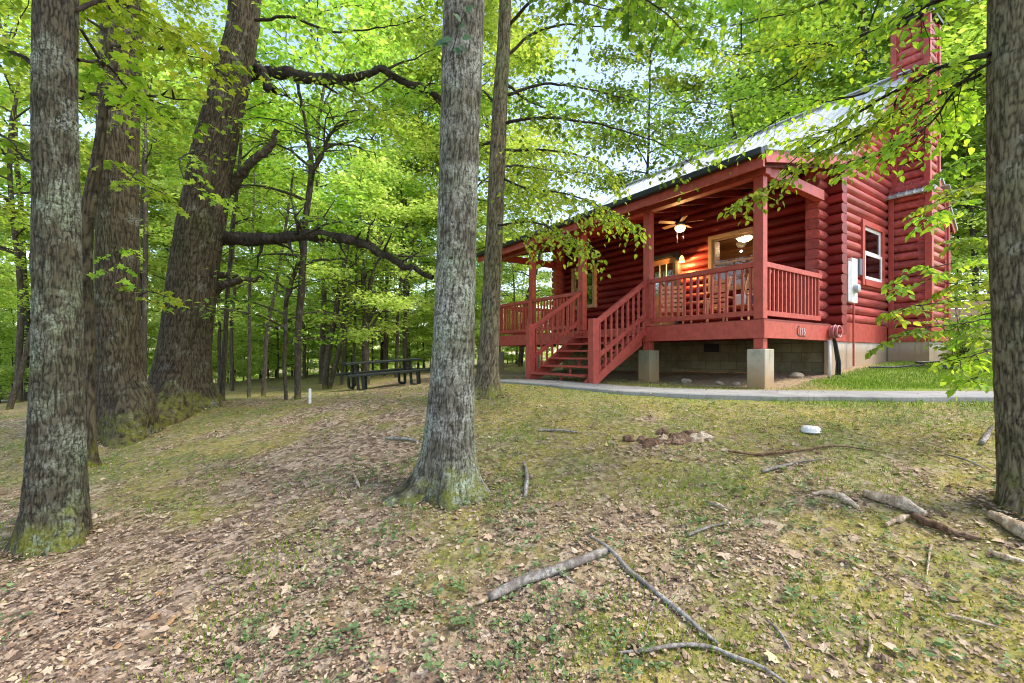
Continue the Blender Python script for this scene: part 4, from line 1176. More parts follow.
b = gbase(190, 8.5, 405)
T3 = thing('leaning_oak_tree', 'massive leaning oak with long dark horizontal limbs', 'tree', b)
_, P, Rr = big_trunk('trunk', [(246, -20, 29), (243, 30, 33), (234, 70, 40), (221, 120, 42), (210, 170, 46), (202, 220, 52), (194, 270, 51), (187, 330, 52), (181, 380, 58), (180, 420, 63)], 8.5, 'barkC', T3, b, flare=.68, fh=.34, nth=310, dz=.024, top=13, seed=3, ridge=.031, ks=23)
limb(T3, b, 'barkE', [(240, 76, 8.85), (262, 72, 8.75), (285, 74, 8.65), (318, 80, 8.55), (350, 77, 8.45), (385, 73, 8.45), (410, 82, 8.35), (440, 104, 8.25)], [.17, .13, .12, .11, .085, .07, .07, .05], subs=12, sl=.8, fern=160)
limb(T3, b, 'barkE', [(246, 58, 8.85), (260, 70, 8.65), (272, 92, 8.55)], [.12, .10, .085], 10)
limb(T3, b, 'barkE', [(205, 240, 8.85), (232, 238, 8.65), (270, 239, 8.55), (305, 236, 8.45), (340, 237, 8.35), (370, 248, 8.25), (400, 262, 8.15), (430, 282, 8.05)], [.19, .15, .125, .115, .10, .085, .07, .05], subs=14, sl=.8, fern=260)
limb(T3, b, 'barkD', [(200, 300, 8.85), (222, 286, 8.65), (242, 280, 8.55), (262, 279, 8.45)], [.13, .08, .055, .025], 10)
limb(T3, b, 'barkD', [(205, 280, 8.85), (222, 275, 8.65), (238, 277, 8.55)], [.10, .06, .025], 10)
limb(T3, b, 'barkD', [(215, 205, 8.85), (236, 182, 8.65), (252, 162, 8.55), (268, 150, 8.55), (276, 132, 8.55)], [.14, .10, .085, .07, .05], 10)
crown_top(T3, b, P, Rr, 9.5, 5, 9, 3000)
add_bough(T3, b, ('barkE', 'lf_bright'), [(255, 20, 8.3), (290, 15, 8.0), (330, 30, 7.6), (380, 30, 7.4), (430, 20, 7.2)], .03, .005, 22, .9, .11, per=9, droop=.3)
add_bough(T3, b, ('barkE', 'lf_bright'), [(330, 79, 8.1), (350, 90, 7.8), (380, 110, 7.6), (420, 125, 7.5)], .02, .004, 16, .8, .105, per=9, droop=.3)
add_bough(T3, b, ('barkE', 'lf_mid'), [(300, 236, 8.0), (340, 220, 7.8), (390, 225, 7.5), (430, 240, 7.3)], .02, .004, 14, .7, .10, per=8, droop=.2)
add_bough(T3, b, ('barkE', 'lf_bright'), [(200, 150, 8.1), (180, 160, 7.6), (190, 185, 7.2), (225, 195, 7.0)], .015, .004, 9, .6, .11, kind='lobed', per=7)

b = gbase(88, 5.6, 465)
TB = thing('sapling', 'thin brown stem growing right beside the nearest left trunk', 'tree', b)
_, P, Rr = big_trunk('trunk', [(106, 60, 9), (103, 120, 10), (97, 160, 13), (92, 190, 16), (87, 215, 17), (86, 250, 14), (88, 300, 12), (89, 380, 13), (90, 430, 14), (90, 470, 16)], 5.6, 'barkC', TB, b, flare=.5, fh=.12, nth=60, dz=.03, top=6.5, seed=4, ridge=.004, ks=18)
crown_top(TB, b, P, Rr, 4.4, 1.5, 8, 900, .11, 'lf_bright')

b = gbase(450, 4.1, 490)
T4 = thing('tulip_tree', 'lichen-speckled trunk with mossy root flare in the middle of the yard', 'tree', b)
_, P, Rr = big_trunk('trunk', [(465, -20, 40), (462, 60, 40), (459, 150, 39), (457, 240, 39.5), (454, 330, 42), (452, 390, 45), (450, 430, 48), (448, 470, 52), (446, 510, 54)], 4.1, 'barkB', T4, b, flare=.52, fh=.17, nth=190, dz=.013, top=10, seed=5, ridge=.010, ks=30, lobes=((2, .0, .45), (5, 1.0, .25), (3, 3.1, .35)))
crown_top(T4, b, P, Rr, 6.5, 3.2, 9, 2600)
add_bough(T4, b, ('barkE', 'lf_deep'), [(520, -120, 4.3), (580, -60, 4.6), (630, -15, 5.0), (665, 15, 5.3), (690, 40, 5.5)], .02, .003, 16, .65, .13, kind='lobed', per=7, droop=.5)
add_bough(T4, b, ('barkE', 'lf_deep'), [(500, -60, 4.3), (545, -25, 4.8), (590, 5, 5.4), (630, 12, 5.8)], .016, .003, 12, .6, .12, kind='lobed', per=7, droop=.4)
IV = thing('ivy_vine', 'small sprig of bluish green vine clinging high on the middle trunk', 'vine', at(462, 50, 3.88))
lv, tb = Leaves(), Tubes()
cpts = px_path([(468, 8, 3.9), (460, 25, 3.885), (455, 42, 3.88), (450, 58, 3.885)]); tb.add(resample(cpts, 10), .004, 5)
ip = np.array([at(px, py, 3.86) for px, py in ((452, 38), (458, 30), (450, 46), (461, 22), (455, 48), (466, 12), (462, 38), (447, 42), (459, 46))])
lv.add(ip, nrm(np.array([(-.9, -.3, -.5), (.6, -.4, .3), (-.9, -.2, .1), (-.5, -.5, .4), (.4, -.4, -.8), (.7, -.4, .5), (.9, -.3, -.1), (-1, -.2, -.3), (.6, -.3, -.6)])), nrm(np.array([(0, -1, .5)] * 9) + rng.normal(0, .25, (9, 3))), np.array([.11, .09, .1, .09, .09, .08, .09, .12, .09]), .7, 'near')
o = link('stem', tb.mesh('stem', at(462, 50, 3.88)), M['barkE'], IV); link('leaves', lv.mesh('leaves', at(462, 50, 3.88)), M['lf_ivy'], IV)

b = gbase(489, 7.3, 395)
T5 = thing('maple_tree', 'slim maple beside the stairs with layered boughs reaching over the porch roof', 'tree', b)
_, P, Rr = big_trunk('trunk', [(506, -20, 12), (504, 40, 13), (500, 100, 15), (496, 200, 17), (492, 280, 18), (489, 340, 20), (487, 380, 23), (486, 400, 26)], 7.3, 'barkF', T5, b, flare=.45, fh=.15, nth=90, dz=.026, top=10.5, seed=6, ridge=.005, ks=24)
crown_top(T5, b, P, Rr, 7.6, 3.2, 9, 2600)
for rows, tw in (([(500, 178, 7.3), (530, 188, 6.9), (570, 193, 6.5), (605, 204, 6.3), (640, 222, 6.2)], 38), ([(497, 225, 7.2), (530, 222, 6.8), (560, 232, 6.5), (590, 245, 6.3)], 24), ([(500, 150, 7.3), (540, 150, 6.9), (590, 160, 6.6), (620, 180, 6.4)], 22)):
    add_bough(T5, b, ('barkE', 'lf_lime'), rows, .022, .003, tw, .62, .085, per=8, droop=.75, upj=.8)
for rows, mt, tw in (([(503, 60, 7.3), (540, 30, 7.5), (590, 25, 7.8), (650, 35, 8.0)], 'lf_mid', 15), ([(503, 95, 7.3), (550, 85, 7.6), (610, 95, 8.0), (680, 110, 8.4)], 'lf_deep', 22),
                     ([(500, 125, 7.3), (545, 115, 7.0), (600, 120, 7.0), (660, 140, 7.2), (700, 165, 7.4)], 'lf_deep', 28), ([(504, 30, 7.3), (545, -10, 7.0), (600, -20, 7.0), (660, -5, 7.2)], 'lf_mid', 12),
                     ([(502, 80, 7.4), (530, 100, 8.2), (560, 110, 9.0), (600, 125, 9.6)], 'lf_mid', 22), ([(500, 110, 7.4), (480, 90, 8.0), (450, 95, 8.4), (420, 110, 8.8)], 'lf_mid', 18),
                     ([(498, 170, 7.4), (520, 165, 8.2), (560, 170, 9.0), (600, 175, 9.4)], 'lf_mid', 18), ([(499, 140, 7.3), (470, 150, 7.8), (430, 170, 8.2)], 'lf_bright', 14)):
    add_bough(T5, b, ('barkE', mt), rows, .028, .004, tw, .85, .10, per=9, droop=.3)

b = gbase(1026, 3.2, 505)
T6 = thing('hickory_tree', 'brown ridge-barked trunk at the right edge beside the path', 'tree', b)
_, P, Rr = big_trunk('trunk', [(1017, -20, 60), (1016, 100, 60), (1016, 200, 60), (1018, 300, 60), (1022, 380, 60), (1026, 440, 62), (1031, 500, 66)], 3.2, 'barkF', T6, b, flare=.3, fh=.15, nth=170, dz=.014, top=9, seed=7, ridge=.013, ks=32)
crown_top(T6, b, P, Rr, 5.8, 3.0, 9, 2400)
add_bough(T6, b, ('barkE', 'lf_lime'), [(990, 55, 3.2), (950, 66, 3.4), (905, 88, 3.7), (860, 112, 3.9), (820, 140, 4.2), (780, 172, 4.5)], .02, .004, 22, .42, .072, per=7, droop=.3, upj=.85)
add_bough(T6, b, ('barkE', 'lf_lime'), [(905, 88, 3.7), (880, 120, 3.9), (830, 150, 4.1), (770, 185, 4.3), (730, 205, 4.4)], .012, .003, 24, .42, .072, per=7, droop=.25, upj=.85)
add_bough(T6, b, ('barkE', 'lf_lime'), [(990, 62, 3.2), (960, 85, 3.4), (930, 125, 3.6), (890, 150, 3.8), (840, 165, 4.0)], .012, .003, 26, .45, .072, per=7, droop=.3, upj=.85)
add_bough(T6, b, ('barkE', 'lf_mid'), [(985, -15, 3.2), (930, 5, 3.6), (880, 32, 4.1), (830, 52, 4.7), (780, 88, 5.2), (730, 105, 5.8)], .024, .004, 26, .6, .085, per=8, droop=.3)
add_bough(T6, b, ('barkE', 'lf_lime'), [(880, 32, 4.1), (850, 45, 4.6), (800, 45, 5.2), (740, 55, 6.0), (690, 50, 6.6)], .014, .003, 22, .6, .085, per=8, droop=.3)
add_bough(T6, b, ('barkE', 'lf_mid'), [(1000, -60, 3.2), (930, -40, 3.8), (850, -10, 4.5), (770, 15, 5.2), (700, 25, 6.0)], .02, .003, 24, .6, .085, per=8, droop=.35)

for rows, mt, tw in (([(980, 75, 3.3), (930, 100, 3.9), (880, 120, 4.6), (830, 130, 5.4), (780, 140, 6.0)], 'lf_lime', 20), ([(870, 90, 4.2), (830, 100, 4.8), (790, 112, 5.4), (745, 135, 5.8), (700, 150, 6.2)], 'lf_lime', 22)):
    add_bough(T6, b, ('barkE', mt), rows, .012, .003, tw, .55, .08, per=7, droop=.3, upj=.7)

b = gbase(1010, 4.6, 400)
SP = thing('maple_sapling', 'leafy maple sapling behind the right trunk with sprays over the chimney chase', 'tree', b)
tb = Tubes(); sp = resample([b, at(1008, 330, 4.6), at(1004, 240, 4.6), at(1000, 150, 4.6), at(996, 40, 4.7)], 16); tb.add(sp, np.linspace(.03, .012, 16), 8)
link('trunk', tb.mesh('trunk', b), M['barkD'], SP)
for rows, mt, tw in (([(1002, 215, 4.6), (970, 205, 4.5), (935, 212, 4.4), (905, 225, 4.3)], 'lf_lime', 8), ([(1004, 260, 4.6), (970, 262, 4.5), (930, 268, 4.4), (890, 285, 4.3)], 'lf_lime', 8),
                     ([(1006, 300, 4.6), (970, 300, 4.4), (930, 305, 4.3), (885, 312, 4.2)], 'lf_lime', 9), ([(1007, 320, 4.6), (975, 322, 4.4), (935, 328, 4.3), (900, 338, 4.2)], 'lf_mid', 7),
                     ([(1001, 165, 4.6), (975, 158, 4.7), (950, 165, 4.8)], 'lf_mid', 9), ([(1005, 280, 4.6), (960, 283, 4.7), (925, 275, 4.7)], 'lf_lime', 6), ([(1006, 310, 4.6), (975, 318, 4.9), (960, 335, 5.0)], 'lf_mid', 6), ([(1003, 235, 4.6), (975, 238, 4.9), (955, 245, 5.0)], 'lf_mid', 6), ([(1006, 340, 4.6), (985, 350, 4.3), (955, 362, 4.2)], 'lf_lime', 9), ([(1007, 352, 4.6), (990, 365, 4.4), (965, 382, 4.2)], 'lf_lime', 9), ([(1002, 190, 4.6), (985, 180, 4.3), (955, 190, 4.1), (925, 205, 4.0)], 'lf_lime', 10), ([(1000, 120, 4.6), (975, 115, 4.7), (945, 120, 4.9)], 'lf_lime', 10)):
    add_bough(SP, b, ('barkE', mt), rows, .009, .002, int(tw * .85), .36, .084, per=9, droop=.3, upj=.9)


# ---- shrub low at the right
def shrub_mesh(r, h, n, leaf, seed, kind='near'):
    tb, lv = Tubes(), Leaves(); st = random.getstate(); random.seed(seed)
    for i in range(14):
        a = random.uniform(0, 6.28); rr = r * random.uniform(.4, 1.0); hh = h * random.uniform(.5, 1.05)
        bough(tb, lv, [(0, 0, -.05), (math.cos(a) * rr * .35, math.sin(a) * rr * .35, hh * .55), (math.cos(a) * rr, math.sin(a) * rr, hh)], .012, .003, n, r * .45, leaf, per=6, kind=kind, droop=.2, seg=5)
    random.setstate(st); return tb.mesh('stems'), lv.mesh('leaves')


def shrub(px, Y, r, h, n, leaf, seed, label, mat='lf_bright', group=None):
    b = gbase(px, Y, 0); s = thing('shrub', label, 'shrub', b, 0, group); a, c = shrub_mesh(r, h, n, leaf, seed)
    link('stems', a, M['barkD'], s); link('leaves', c, M[mat], s); return s


shrub(960, 9.2, .8, 1.5, 6, .10, 4, 'taller leafy shrub in front of the tan fence', 'lf_bright')
shrub(1010, 10.5, 1.2, 2.4, 7, .12, 5, 'tall loose shrub at the right frame edge beyond the fence corner', 'lf_mid')

# ---- background woods
VAR = []
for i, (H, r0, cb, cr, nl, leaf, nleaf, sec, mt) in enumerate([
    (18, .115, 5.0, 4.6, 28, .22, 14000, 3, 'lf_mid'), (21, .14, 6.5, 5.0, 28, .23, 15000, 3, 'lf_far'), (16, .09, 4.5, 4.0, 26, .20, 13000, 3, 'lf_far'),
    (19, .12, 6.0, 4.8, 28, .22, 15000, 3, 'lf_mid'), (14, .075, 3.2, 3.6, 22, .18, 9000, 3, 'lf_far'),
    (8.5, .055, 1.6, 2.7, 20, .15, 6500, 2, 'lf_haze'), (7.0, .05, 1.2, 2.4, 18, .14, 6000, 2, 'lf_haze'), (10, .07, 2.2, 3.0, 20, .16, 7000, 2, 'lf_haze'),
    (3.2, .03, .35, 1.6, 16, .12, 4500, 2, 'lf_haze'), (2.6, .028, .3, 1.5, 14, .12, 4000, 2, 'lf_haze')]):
    random.seed(100 + i)
    n = 12; zz = np.linspace(-.3, H, n); wv = np.cumsum(rng.normal(0, .012 * H, (n, 2)), 0) * (np.linspace(0, 1, n)[:, None])
    TP = np.stack([wv[:, 0], wv[:, 1], zz], -1); TR = r0 * (1 - .85 * np.linspace(0, 1, n) ** 1.2) + r0 * .35 * np.exp(-np.maximum(zz, 0) / .3)
    tb, lv = Tubes(), Leaves(); tb.add(resample(TP, 30), np.interp(np.linspace(0, 1, 30), np.linspace(0, 1, n), TR), 9)
    grow(tb, lv, TP, TR, cb, cr, nl, leaf, nleaf, sec=sec, spread=.11 * cr, flat=.04 * cr, low=.55)
    VAR.append((tb.mesh('trunk'), lv.mesh('crown'), mt))
random.seed(5)
VAR_ROOT = {}


def bg_tree(v, x, y, name, label, group, s=1.0, cat='tree'):
    tm, cm, mt = VAR[v]
    if v not in VAR_ROOT:
        t_ = thing(name, label, cat, (x, y, float(gz(x, y))), random.uniform(0, 6.28), group)
        a = link('trunk' if v < 8 else 'stems', tm, M['barkD'], t_); c = link('crown' if v < 8 else 'foliage', cm, M[mt], t_); VAR_ROOT[v] = (t_, a, c)
    else:
        t0, a0, c0 = VAR_ROOT[v]
        t_ = t0.copy(); col.objects.link(t_); t_.name = name; t_.location = (x, y, float(gz(x, y))); t_.rotation_euler = (0, 0, random.uniform(0, 6.28))
        for ch in (a0, c0):
            q = ch.copy(); col.objects.link(q); q.parent = t_
        tag(t_, label, cat, group)
    t_.scale = (s, s, s * random.uniform(.92, 1.1))
    return t_


TAKEN = [(0, 4), (-3.7, 12.8), (-6, 7), (-6.1, 8.5)]
GRP = [(-400, 140, 'tall forest tree in the woods beyond the ridged trunks at left', 'forest trees at the left'),
       (140, 480, 'tall forest tree in the woods behind the picnic table', 'forest trees behind the picnic table'),
       (480, 930, 'tall forest tree rising behind the cabin roof', 'forest trees behind the cabin'),
       (930, 1500, 'tall forest tree beyond the fence right of the chimney', 'forest trees right of the chimney')]
GRU = [(-400, 140, 'slim leafy understory tree beyond the ridged trunks at left', 'understory trees at the left'),
       (140, 480, 'slim leafy understory tree behind the picnic table', 'understory trees behind the picnic table'),
       (480, 930, 'slim leafy understory tree behind the porch end', 'understory trees behind the cabin'),
       (930, 1500, 'slim leafy understory tree near the tan fence', 'understory trees by the fence')]
GRS = [(-400, 140, 'low bright shrub on the forest floor beyond the ridged trunks at left', 'forest shrubs at the left'),
       (140, 480, 'low bright shrub on the forest floor behind the picnic table', 'forest shrubs behind the picnic table'),
       (480, 930, 'low bright shrub behind the far porch end', 'forest shrubs behind the cabin'),
       (930, 1500, 'low bright shrub beside the tan fence', 'forest shrubs by the fence')]


def scatter(n, variants, pxr, Yr, grp, name, gap, smin=.85, smax=1.2, cat='tree'):
    k = 0; tries = 0
    while k < n and tries < 4000:
        tries += 1
        px = random.uniform(*pxr); Y = Yr[0] + (Yr[1] - Yr[0]) * random.random() ** 1.2; x = (px - HX) / FOC * Y
        lx = (x - 4.15) * .5635 + (Y - 7.53) * -.826; ly = (x - 4.15) * .826 + (Y - 7.53) * .5635
        if -12.5 < lx < 4.5 and -3 < ly < 14.5: continue
        if any((x - a) ** 2 + (Y - c) ** 2 < gap * gap for a, c in TAKEN): continue
        if 10.5 < x < 25 and 11 < Y < 17 and cat != 'shrub': continue
        TAKEN.append((x, Y)); g = [q for q in grp if q[0] <= px < q[1]][0]
        bg_tree(random.choice(variants), x, Y, name, g[2], g[3], random.uniform(smin, smax), cat); k += 1


scatter(23, [0, 1, 2, 4, 2, 4], (-60, 480), (16, 38), GRP, 'forest_tree', 2.6, .9, 1.25)
scatter(11, [0, 1, 2, 4, 2], (490, 935), (20, 38), GRP, 'forest_tree', 2.4, 1.05, 1.45)
scatter(12, [0, 2, 4], (935, 1130), (18, 36), GRP, 'forest_tree', 2.6, .95, 1.3)
scatter(34, [5, 6, 7], (-60, 478), (15, 40), GRU, 'understory_tree', 1.7)
scatter(7, [5, 6, 7], (484, 560), (21, 36), GRU, 'understory_tree', 1.7)
scatter(8, [5, 6, 7], (940, 1130), (17, 32), GRU, 'understory_tree', 1.7)
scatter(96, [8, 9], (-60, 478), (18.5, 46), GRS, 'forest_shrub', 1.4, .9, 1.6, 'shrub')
scatter(6, [8, 9], (490, 545), (19, 34), GRS, 'forest_shrub', 1.3, .8, 1.3, 'shrub')
scatter(4, [8, 9], (950, 1100), (16.8, 22), GRS, 'forest_shrub', 1.3, .8, 1.2, 'shrub')


# ---- slim trees one can tell apart around the picnic table
def slim(label, stems, cr, nl, nleaf, leaf=.11, z0=.45, mat='lf_mid', bark='barkD', extra=()):
    """stems = list of rows (px, py, Y, width px)"""
    s0 = stems[0][0]; b = gbase(s0[0], s0[2], s0[1]); t_ = thing('slim_tree', label, 'tree', b)
    tb, tc, lv = Tubes(), Tubes(), Leaves()
    for st in stems:
        pts = px_path([r[:3] for r in st]); 
        if st[0][1] > 372: pts[0] = np.array([pts[0][0], pts[0][1], float(gz(pts[0][0], pts[0][1])) - .15])
        P = resample(pts, 26) ; P[1:] += np.cumsum(rng.normal(0, .008, (25, 3)), 0) * (1, 1, 0)
        rr = np.interp(np.linspace(0, 1, 26), np.linspace(0, 1, len(st)), [.36 * r[3] * r[2] / FOC for r in st])
        tb.add(P, rr, 8)
        if nleaf: grow(tb, lv, P, rr, P[0, 2] + (P[-1, 2] - P[0, 2]) * z0, cr, nl, leaf, nleaf // len(stems), spread=.28, flat=.08, sec=2)
    for rows, r0 in extra: tb.add(resample(px_path(rows), 14), np.linspace(r0, .008, 14), 6)
    link('trunk', tb.mesh('trunk', b), M[bark], t_)
    if nleaf: link('crown', lv.mesh('crown', b), M[mat], t_)
    return t_


slim('straight thin tree just right of the leaning oak', [[(221, 404, 9.6, 8), (226, 320, 9.6, 6), (231, 240, 9.6, 5.5), (238, 150, 9.6, 4.5), (241, 60, 9.7, 3)]], 1.5, 12, 1500, z0=.5)
slim('very thin straight sapling second from the leaning oak', [[(249, 390, 12.5, 5), (250, 320, 12.5, 4), (252, 250, 12.5, 3), (256, 150, 12.6, 2)]], 1.4, 10, 1100, z0=.45)
slim('slightly leaning sapling with forked top third from the leaning oak', [[(263, 391, 12, 6.5), (266, 330, 12, 5.5), (273, 290, 12, 5), (281, 240, 12, 4), (290, 170, 12, 3)]], 1.5, 12, 1300, z0=.5)
slim('crooked double-stemmed tree rising left of the picnic table', [[(297, 405, 9.4, 9), (299, 350, 9.4, 9), (301, 300, 9.3, 10), (306, 230, 9.3, 9), (312, 170, 9.3, 8), (306, 130, 9.3, 5), (300, 90, 9.3, 3)], [(285, 407, 9.3, 5), (287, 350, 9.3, 5), (291, 300, 9.3, 6), (300, 262, 9.3, 6)], [(312, 172, 9.3, 6), (322, 150, 9.2, 5), (330, 130, 9.1, 4), (343, 122, 9.0, 2.5)]], 1.9, 12, 2600, z0=.42, bark='barkD',
     extra=[([(303, 255, 9.3), (297, 225, 9.2), (294, 210, 9.1), (290, 195, 9.0)], .04), ([(306, 240, 9.3), (318, 225, 9.2), (325, 215, 9.1), (335, 200, 9.0)], .035)])
slim('dark curved tree leaning right at the left end of the picnic table', [[(325, 386, 14.5, 9), (328, 360, 14.5, 9), (336, 310, 14.5, 8), (342, 270, 14.5, 7), (348, 235, 14.5, 5)], [(329, 380, 14.5, 5), (340, 352, 14.4, 7), (345, 320, 14.4, 5), (347, 285, 14.4, 4)]], 1.7, 10, 1700, z0=.5, bark='barkD')
slim('dark forked tree standing directly behind the picnic table', [[(366, 384, 15, 10), (366, 340, 15, 10), (367, 310, 15, 9), (364, 280, 15, 7), (362, 240, 15, 6)], [(367, 312, 15, 7), (373, 280, 15, 6), (379, 255, 15, 5), (384, 230, 15, 3)]], 1.8, 10, 1900, z0=.45, bark='barkD',
     extra=[([(368, 322, 15), (378, 304, 14.8), (392, 298, 14.6), (408, 292, 14.5)], .07), ([(369, 330, 15), (385, 308, 15), (400, 306, 15), (415, 312, 15)], .05)])
slim('thin dark pole tree just left of the picnic table', [[(341, 382, 16, 5), (343, 340, 16, 5), (346, 290, 16, 4), (349, 250, 16, 3)]], 1.4, 8, 900, z0=.5, bark='barkD')
slim('stout dark trunk seen above the right bench of the picnic table', [[(405, 384, 19, 7), (405, 350, 19, 7), (405, 320, 19, 6.5), (405, 260, 19, 6), (406, 180, 19, 5)]], 2.2, 12, 1700, z0=.55, bark='barkD', leaf=.14)
slim('dark trunk seen above the middle of the picnic tabletop', [[(386, 384, 20, 7), (386, 345, 20, 7), (386, 315, 20, 6), (387, 260, 20, 5), (388, 180, 20, 4)]], 2.2, 12, 1700, z0=.55, bark='barkD', leaf=.14)
slim('slender stem in the gap between the broad oak and the leaning oak', [[(143, 384, 13, 7), (144, 330, 13, 6), (145, 260, 13, 6), (146, 190, 13, 5), (147, 90, 13, 3)]], 1.6, 10, 1300, z0=.5)
slim('small leaning trunk at the far left edge beyond the nearest trunk', [[(8, 412, 13, 7), (14, 390, 13, 7), (22, 366, 13, 6), (32, 330, 13, 5), (44, 280, 13, 4), (52, 200, 13, 3)]], 1.6, 10, 1500, z0=.4, mat='lf_bright')
slim('dark tree with leafy branches visible through the far porch bays', [[(520, 372, 19, 7), (524, 330, 19, 7), (528, 300, 19, 6), (540, 260, 19, 5), (550, 220, 19, 4)]], 2.0, 10, 2000, z0=.3, mat='lf_bright', bark='barkD')

# far woods: countless crowns melting into one bright mass
lv = Leaves(); n = 34000
ang = rng.uniform(R(-14), R(194), n); rad = rng.uniform(50, 90, n)
P = np.stack([np.cos(ang) * rad, np.sin(ang) * rad + 4, np.zeros(n)], -1)
hmax = 7 + 11 * fbm2(ang * 9, rad * .04, 55, 3); P[:, 2] = gz(P[:, 0], P[:, 1], False) + hmax * rng.random(n) ** .85
keep = vn3(P[:, 0] * .22, P[:, 1] * .22, P[:, 2] * .35, 8) > .40; P = P[keep]; n = len(P)
lv.add(P, nrm(rng.normal(0, 1, (n, 3)) * (1, 1, .5)), nrm(UP * .8 + rng.normal(0, .7, (n, 3))), rng.uniform(.5, 1.1, n), .7, 'far')
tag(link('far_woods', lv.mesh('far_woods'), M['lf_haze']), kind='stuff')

# ================================================================== GROUND COVER
def view_pts(n, y0, y1, pow_=1.0, margin=1.08):
    """random ground points in the part of the yard in front of the camera"""
    u = rng.random(n); y = y0 * (y1 / y0) ** (u ** pow_); x = rng.uniform(-1, 1, n) * y * 1.14 * margin
    return x, y


def ok_ground(x, y, pad=.52):
    lx = (x - 4.15) * .5635 + (y - 7.53) * -.826; ly = (x - 4.15) * .826 + (y - 7.53) * .5635
    return (path_dist(x, y) > pad) & ~((lx > -8.4) & (lx < .2) & (ly > -.1) & (ly < 10.3)) & ~((lx > -.1) & (lx < .85) & (ly > 6) & (ly < 7.6))


def slope_n(x, y):
    e = .04; dx = (gz(x + e, y) - gz(x - e, y)) / (2 * e); dy = (gz(x, y + e) - gz(x, y - e)) / (2 * e)
    return nrm(np.stack([-dx, -dy, np.ones_like(dx)], -1))


x, y = view_pts(165000, 1.7, 13, .85)
mm = moss_mask(x, y); lw = lawn_mask(x, y)
cl = fbm2(x * 3.0, y * 3.0, 91, 3)
k = ok_ground(x, y) & (rng.random(len(x)) < (1 - .74 * mm) * (1 - .93 * lw) * (.35 + 1.2 * sstep(.3, .65, cl)))
x, y = x[k], y[k]; n = len(x); z = gz(x, y); N0 = slope_n(x, y)
L = np.exp(rng.normal(math.log(.0165), .52, n)); L = np.clip(L, .007, .068)
N = nrm(N0 + rng.normal(0, .25, (n, 3))); th = rng.uniform(0, 2 * np.pi, n)
Dv = np.stack([np.cos(th), np.sin(th), rng.normal(0, .12, n)], -1); Dv = nrm(Dv - N * (Dv * N).sum(-1)[:, None])
P = np.stack([x, y, z + .004 + rng.random(n) * .012], -1)
lv = Leaves()
# leaves drifted against the trunks and a few blown onto the path
ex = []
for tr, rr_ in ((T1, .24), (T2, .52), (T3, .60), (T4, .30), (T5, .24), (T6, .24)):
    m = 420; a = rng.uniform(0, 6.28, m); q = rr_ * (.85 + .75 * rng.random(m) ** 1.6); ex.append(np.stack([tr.location[0] + np.cos(a) * q, tr.location[1] + np.sin(a) * q, np.clip(.05 - .1 * (q / rr_ - .85), .004, .06)], -1))
i_ = rng.integers(20, 78, 260); jx = PATHS[i_, 0] + rng.normal(0, .3, 260); jy = PATHS[i_, 1] + rng.normal(0, .3, 260); ex.append(np.stack([jx, jy, np.full(260, .048)], -1))
ex = np.concatenate(ex); ex[:, 2] += np.where(np.arange(len(ex)) >= len(ex) - 260, gz(ex[:, 0], ex[:, 1], False), gz(ex[:, 0], ex[:, 1])) ; m = len(ex)
th = rng.uniform(0, 6.28, m); lv.add(ex, np.stack([np.cos(th), np.sin(th), rng.normal(0, .15, m)], -1), nrm(UP + rng.normal(0, .25, (m, 3))), rng.uniform(.02, .05, m), .6, 'near')
kinds = rng.random(n)
for kd, a, c, w_ in (('near', 0, .70, .6), ('lobed', .70, .78, .75), ('far', .78, 1.01, .4)):
    s = (kinds >= a) & (kinds < c); lv.add(P[s], Dv[s], N[s] * np.where(rng.random(s.sum()) < .5, 1, -1)[:, None] if kd == 'near' else N[s], L[s] * (1.35 if kd == 'lobed' else 1), w_, kd)
tag(link('leaf_litter', lv.mesh('leaf_litter'), M['litter']), kind='stuff')


def blades(name, x, y, h, wd, m, lean=.45, kind='far'):
    n = len(x); z = gz(x, y); th = rng.uniform(0, 2 * np.pi, n)
    Dv = nrm(np.stack([np.cos(th) * lean * rng.random(n), np.sin(th) * lean * rng.random(n), np.ones(n)], -1))
    N = nrm(np.stack([np.cos(th), np.sin(th), -.2 * np.ones(n)], -1))
    lv = Leaves(); lv.add(np.stack([x, y, z - .003], -1), Dv, N, h, wd, kind)
    return tag(link(name, lv.mesh(name), m), kind='stuff')


# moss tufts
x, y = view_pts(110000, 1.7, 9, .8)
k = ok_ground(x, y) & (rng.random(len(x)) < moss_mask(x, y) ** 1.5 * .9 * sstep(.35, .6, fbm2(x * 5, y * 5, 44, 3)))
x, y = x[k], y[k]; blades('moss', x, y, rng.uniform(.006, .017, len(x)), .9, M['moss'], 1.3)
# lawn and thin grass
x, y = view_pts(160000, 5.5, 15, 1.0); k = x > 3.5; x, y = x[k], y[k]
k = ok_ground(x, y) & (rng.random(len(x)) < lawn_mask(x, y)); x, y = x[k], y[k]
x2, y2 = view_pts(70000, 2.0, 12, .8); k = ok_ground(x2, y2) & (rng.random(len(x2)) < .9 * sstep(.50, .68, fbm2(x2 * 1.3, y2 * 1.3, 61, 4) + .09 * sstep(3, 6.5, y2) + .05 * sstep(-1, 3, x2) - .05 * sstep(-1, -3, x2)))
x2, y2 = x2[k], y2[k]
blades('grass', np.r_[x, x2], np.r_[y, y2], np.r_[rng.uniform(.03, .075, len(x)), rng.uniform(.02, .055, len(x2))], .11, M['grass'], .8)
